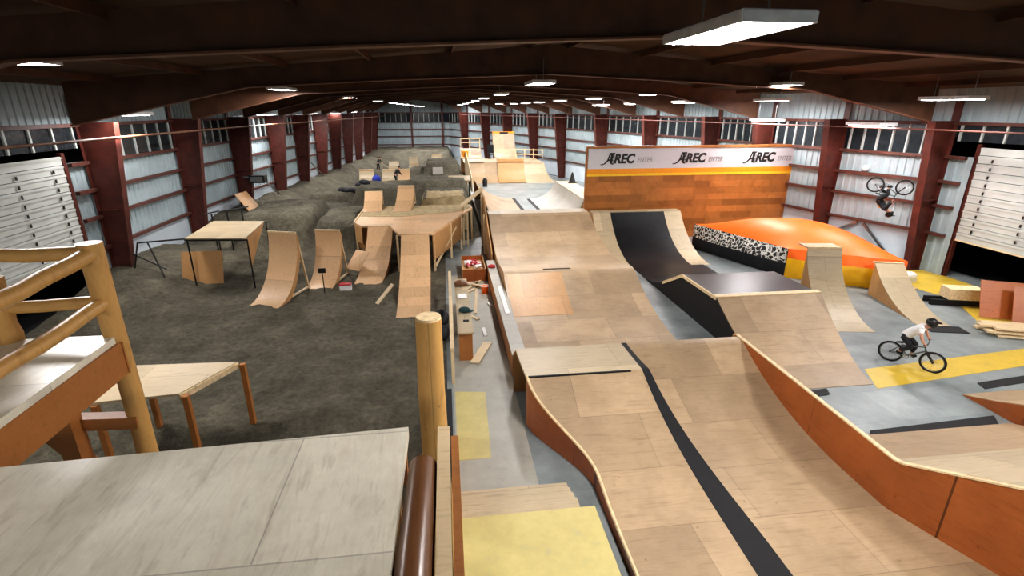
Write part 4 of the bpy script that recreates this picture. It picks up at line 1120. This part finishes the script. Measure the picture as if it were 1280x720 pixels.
# ------------------------------------------------------------------ bikes
def make_bike(label, frame='frame_grey'):
    t = thing('mountain_bike', label, 'bicycle', (0, 0, 0))
    r = .31; wb = 1.06
    for x in (0, wb):
        y0 = 0
        w = obj('wheel', MB().tube([(x + r * math.cos(a * PI / 14), 0, r + r * math.sin(a * PI / 14)) for a in range(28)], .028, 8, closed=True), 'tyre', t, smooth=True)
        obj('rim', MB().tube([(x + (r - .04) * math.cos(a * PI / 14), 0, r + (r - .04) * math.sin(a * PI / 14)) for a in range(28)], .012, 6, closed=True), 'grey_metal', w, smooth=True)
        m = MB()
        for a in range(16): m.tube([(x, .02 * (-1) ** a, r), (x + (r - .05) * math.cos(a * PI / 8), 0, r + (r - .05) * math.sin(a * PI / 8))], .003, 4)
        obj('spokes', m, 'grey_metal', w)
        obj('hub', MB().tube([(x, -.05, r), (x, .05, r)], .028, 10), 'black_metal', w, smooth='auto')
    bb = (.40, 0, .30); st = (.24, 0, .62); hd = (.80, 0, .72); hl = (.83, 0, .60)
    m = MB().tube([bb, st], .018).tube([(.23, 0, .60), hd], .02).tube([bb, hl], .024).tube([hd, hl], .024)
    for s in (-1, 1): m.tube([bb, (0, .06 * s, r)], .011).tube([st, (0, .06 * s, r)], .011)
    obj('frame', m, frame, t, smooth='auto')
    m = MB().tube([(.79, 0, .76), (.85, 0, .56)], .02).tube([(.85, -.06, .57), (.85, .06, .57)], .025)
    for s in (-1, 1): m.tube([(.85, .06 * s, .58), (wb, .06 * s, r)], .018)
    obj('fork', m, 'black_metal', t, smooth='auto')
    m = MB().tube([(.79, 0, .76), (.84, 0, .84)], .02).tube([(.80, -.36, .90), (.84, -.15, .86), (.84, .15, .86), (.80, .36, .90)], .014)
    hb = obj('handlebar', m, 'black_metal', t, smooth='auto')
    for s in (-1, 1): obj('grip', MB().tube([(.805, .26 * s, .885), (.798, .37 * s, .903)], .019, 8), 'tyre', hb)
    obj('seat_post', MB().tube([st, (.22, 0, .68)], .014), 'black_metal', t)
    obj('saddle', MB().ball((.20, 0, .69), (.14, .065, .03), rot=Matrix.Rotation(R(-14), 3, 'Y')), 'black_metal', t, smooth=True)
    c = obj('crank', MB().tube([(.40, -.06, .30), (.40, .06, .30)], .03).tube([(.40, .07, .30), (.55, .08, .26)], .012).tube([(.40, -.07, .30), (.25, -.08, .34)], .012), 'grey_metal', t)
    obj('chainring', MB().tube([(.40 + .075 * math.cos(a * PI / 8), -.05, .30 + .075 * math.sin(a * PI / 8)) for a in range(16)], .008, 6, closed=True), 'black_metal', c)
    for s, p in ((1, (.55, .13, .26)), (-1, (.25, -.13, .34))): obj('pedal', MB().box(p, (.1, .09, .02)), 'black_metal', c)
    m = MB().tube([(.40, -.05, .375), (0, -.05, .36)], .006).tube([(.40, -.05, .225), (0, -.05, .27)], .006)
    obj('chain', m, 'grey_metal', t)
    return t

# ------------------------------------------------------------------ people
def skin(name, chains, mat, parent, root=0, sub=2):
    """chains: list of [(pos, radius), ...]; equal positions are shared joints"""
    vs = []; rs = []; es = []
    def vid(p, r):
        for i, q in enumerate(vs):
            if (Vector(q) - Vector(p)).length < 1e-4: return i
        vs.append(tuple(p)); rs.append(r); return len(vs) - 1
    for ch in chains:
        last = None
        for p, r in ch:
            i = vid(p, r)
            if last is not None: es.append((last, i))
            last = i
    me = bpy.data.meshes.new(name); me.from_pydata(vs, es, [])
    me.materials.append(M[mat])
    o = bpy.data.objects.new(name, me); C.objects.link(o); o.parent = parent
    sm_ = o.modifiers.new('Skin', 'SKIN'); sm_.use_smooth_shade = True
    if not me.skin_vertices: 
        bpy.context.view_layer.objects.active = o; bpy.ops.mesh.customdata_skin_add()
    for i, d in enumerate(me.skin_vertices[0].data):
        q = rs[i]; d.radius = (q, q) if not isinstance(q, tuple) else q; d.use_root = (i == root)
    s = o.modifiers.new('Sub', 'SUBSURF'); s.levels = sub; s.render_levels = sub
    return o
def lerp(a, b, t): return tuple(x + (y - x) * t for x, y in zip(a, b))
def hand_chains(wr_, grip, s):
    """palm at the grip, four fingers curling round it, thumb under"""
    ch = []
    pc = lerp(wr_, grip, .72)
    ch.append([(wr_, .026), (pc, .032)])
    for k in range(4):
        y = grip[1] + s * (-.035 + .024 * k); l = (1, 1.1, 1.05, .85)[k]
        a = (pc[0] + .012, y, pc[2] + .012)
        b1 = (grip[0] + .030 * l, y, grip[2] + .022); b2 = (grip[0] + .034 * l, y, grip[2] - .012); b3 = (grip[0] + .008, y, grip[2] - .030 * l)
        ch.append([(pc, .032), (a, .010), (b1, .0095), (b2, .009), (b3, .008)])
    th = (pc[0] - .004, grip[1] - s * .05, pc[2] - .012)
    ch.append([(pc, .032), (th, .011), ((grip[0] + .004, grip[1] - s * .055, grip[2] - .03), .009)])
    return ch
def make_rider(label, shirt, pants, helmet_mat, sleeves_short=True, extra=None):
    t = thing('person', label, 'person', (0, 0, 0))
    pel = (.27, 0, .93); sp1 = (.38, 0, 1.08); sp2 = (.52, 0, 1.24); nk = (.66, 0, 1.34); hb_ = (.74, 0, 1.42); ht = (.82, 0, 1.56); chin = (.85, 0, 1.42)
    body = [[(pel, .105), (sp1, .1), (sp2, .115), (nk, .058), (hb_, .085), ((.79, 0, 1.50), .1), (ht, .07)], [(hb_, .085), (chin, .045)], [((.79, 0, 1.50), .1), ((.895, 0, 1.475), .018)]]
    sh_ch = [[((.235, 0, .90), .145), ((.30, 0, .98), .16), (sp1, .155), (sp2, .185), ((.645, 0, 1.325), .088)]]
    pt_ch = [[((.30, 0, .97), .135), (pel, .15)]]
    shoes = []
    for s, ped in ((1, (.55, .13, .28)), (-1, (.25, -.13, .36))):
        shd = (.60, .2 * s, 1.28); el = (.70, .33 * s, 1.06); wr_ = (.775, .315 * s, .93); gr = (.802, .315 * s, .892)
        body.append([(sp2, .115), (shd, .06), (lerp(shd, el, .5), .052), (el, .043), (lerp(el, wr_, .4), .042), (wr_, .026)])
        body += hand_chains(wr_, gr, s)
        sh_ch.append([(sp2, .185), (shd, .1), (lerp(shd, el, .55), .072)] + ([] if sleeves_short else [(el, .06), (lerp(el, wr_, .8), .042)]))
        hip = (.27, .1 * s, .90); kn = (.56 if s > 0 else .50, .17 * s, .66); an = (ped[0] - .06, ped[1], ped[2] + .1)
        body.append([(pel, .105), (hip, .09), (lerp(hip, kn, .5), .075), (kn, .058), (lerp(kn, an, .4), .055), (an, .036), ((ped[0] + .05, ped[1], ped[2] + .045), .034)])
        pt_ch.append([(pel, .15), (hip, .115), (lerp(hip, kn, .5), .098), (kn, .075), (lerp(kn, an, .45), .07), (lerp(kn, an, .92), .055)])
        shoes.append([((an[0] - .04, an[1], ped[2] + .05), .045), ((ped[0], ped[1], ped[2] + .045), .048), ((ped[0] + .1, ped[1], ped[2] + .04), .038)])
    skin('body', body, 'skin', t)
    skin('shirt', sh_ch, shirt, t); skin('trousers', pt_ch, pants, t, root=1)
    for s_ in shoes: skin('shoe', [s_], 'cloth_black', t)
    h = MB().ball((.785, 0, 1.525), (.155, .13, .135), 16, 10, Matrix.Rotation(R(25), 3, 'Y'))
    ho = obj('helmet', h, helmet_mat, t, smooth=True)
    obj('visor', MB().ball((.93, 0, 1.565), (.1, .09, .018), rot=Matrix.Rotation(R(10), 3, 'Y')), helmet_mat, ho, smooth=True)
    obj('chin_guard', MB().tube([(.74, -.12, 1.45), (.87, -.09, 1.41), (.91, 0, 1.41), (.87, .09, 1.41), (.74, .12, 1.45)], .03, 8), helmet_mat, ho, smooth=True)
    for s in (-1, 1): obj('eye', MB().ball((.878, .035 * s, 1.505), .014), 'ink', ho, smooth=True)
    if extra: extra(t)
    return t
b1 = make_bike('mountain bike ridden across the yellow floor stripe')
r1 = make_rider('rider in white t-shirt, dark trousers and black helmet leaning over the bars', 'cloth_white', 'cloth_black', 'helmet')
for o in (b1, r1):
    o.location = (11.8, 11.2, .006); o.rotation_euler = (0, 0, math.atan2(-.75, .53)); o.scale = (.87,) * 3
b2 = make_bike('mountain bike flipped wheels-up in the air above the airbag')
def jersey(t):
    obj('jersey_panel', MB().ball((.40, 0, 1.17), (.15, .13, .125), rot=Matrix.Rotation(R(-42), 3, 'Y')), 'yellow_cloth', t, smooth=True)
r2 = make_rider('rider in black and yellow jersey hanging upside down in mid backflip', 'cloth_black', 'cloth_black', 'helmet', False, extra=jersey)
for o in (b2, r2):
    o.rotation_euler = (R(0), R(178), R(135)); o.location = (16.25, 17.85, 4.03); o.scale = (.86,) * 3

def bystander(label, loc, rz, pants, shirt, bend=.5, hgt_=1.0, tool=False):
    t = thing('person', label, 'person', loc, rz); t.scale = (hgt_,) * 3
    pel = (0, 0, .92); sp = (.12 * bend, 0, 1.12); ch = (.38 * bend, 0, 1.32); nk = (.52 * bend, 0, 1.44); hd = (.62 * bend, 0, 1.58)
    body = [[(pel, .105), (sp, .1), (ch, .115), (nk, .058), (hd, .095), ((.66 * bend, 0, 1.68), .07)], [(hd, .095), ((.62 * bend + .105, 0, 1.56), .018)]]
    shc = [[((.02, 0, .96), .15), (sp, .145), (ch, .172), ((.47 * bend, 0, 1.40), .09)]]; ptc = [[((.02, 0, .96), .14), (pel, .15)]]
    for s in (-1, 1):
        sh = (.36 * bend, .2 * s, 1.35); el = (.42 * bend + .1, .27 * s, 1.08); wr_ = (.5 * bend + .25, .12 * s, .92 + .06 * s); gr = (wr_[0] + .06, wr_[1] - .03 * s, wr_[2] - .03)
        body.append([(ch, .115), (sh, .06), (el, .043), (wr_, .026)]); body += hand_chains(wr_, gr, s)
        shc.append([(ch, .172), (sh, .09), (lerp(sh, el, .95), .062), (lerp(el, wr_, .85), .045)])
        hip = (0, .1 * s, .88); kn = (.07 * s + .06, .13 * s, .48); an = (.12 * s - .02, .15 * s, .08)
        body.append([(pel, .105), (hip, .09), (kn, .056), (an, .04), ((an[0] + .13, an[1], .04), .035)])
        ptc.append([(pel, .15), (hip, .118), (kn, .078), (lerp(kn, an, .9), .06)])
    skin('body', body, 'skin', t); skin('jacket', shc, shirt, t); skin('trousers', ptc, pants, t, root=1)
    for s in (-1, 1): skin('shoe', [[((.12 * s - .06, .15 * s, .05), .048), ((.12 * s + .05, .15 * s, .05), .05), ((.12 * s + .14, .15 * s, .045), .04)]], 'cloth_black', t)
    obj('hair', MB().ball((.60 * bend - .02, 0, 1.645), (.105, .1, .09)), 'cloth_black', t, smooth=True)
    return t
z = hgt(-6.4, 51) + .0
bystander('person in dark clothes raking the far dirt near the left wall', (-6.4, 51, z), R(-20), 'cloth_black', 'cloth_black', .6, .72)
t = thing('rake', 'rake held by the dark clothed person on the far dirt', 'rake', (-6.4, 51, z), R(-20))
obj('handle', MB().tube([(.25, 0, .75), (1.35, .05, .08)], .018, 6), 'lumber', t); obj('head', MB().box((1.37, .05, .06), (.08, .5, .05)), 'black_metal', t)
z = max(hgt(-3.85, 40.2), hgt(-3.7, 40), hgt(-4, 40.4))
bystander('person in dark clothes stooping beside the smooth birch jump ramp', (-3.85, 40.2, z - .02), R(30), 'cloth_black', 'cloth_black', .8, .8)

# ------------------------------------------------------------------ world, camera
w = bpy.data.worlds.new('World'); bpy.context.scene.world = w; w.use_nodes = True
w.node_tree.nodes['Background'].inputs[0].default_value = (.5, .55, .65, 1); w.node_tree.nodes['Background'].inputs[1].default_value = .02
cam = bpy.data.cameras.new('Camera'); cam.sensor_width = 36; cam.lens = 18; cam.clip_end = 300; cam.clip_start = .05
co = bpy.data.objects.new('Camera', cam); C.objects.link(co)
co.location = (0, 0, 6.5); co.rotation_euler = (R(90 - 19.3), 0, R(-7.2))
S = bpy.context.scene; S.camera = co
S.view_settings.view_transform = 'Standard'; S.view_settings.look = 'Medium High Contrast'; S.view_settings.exposure = .12
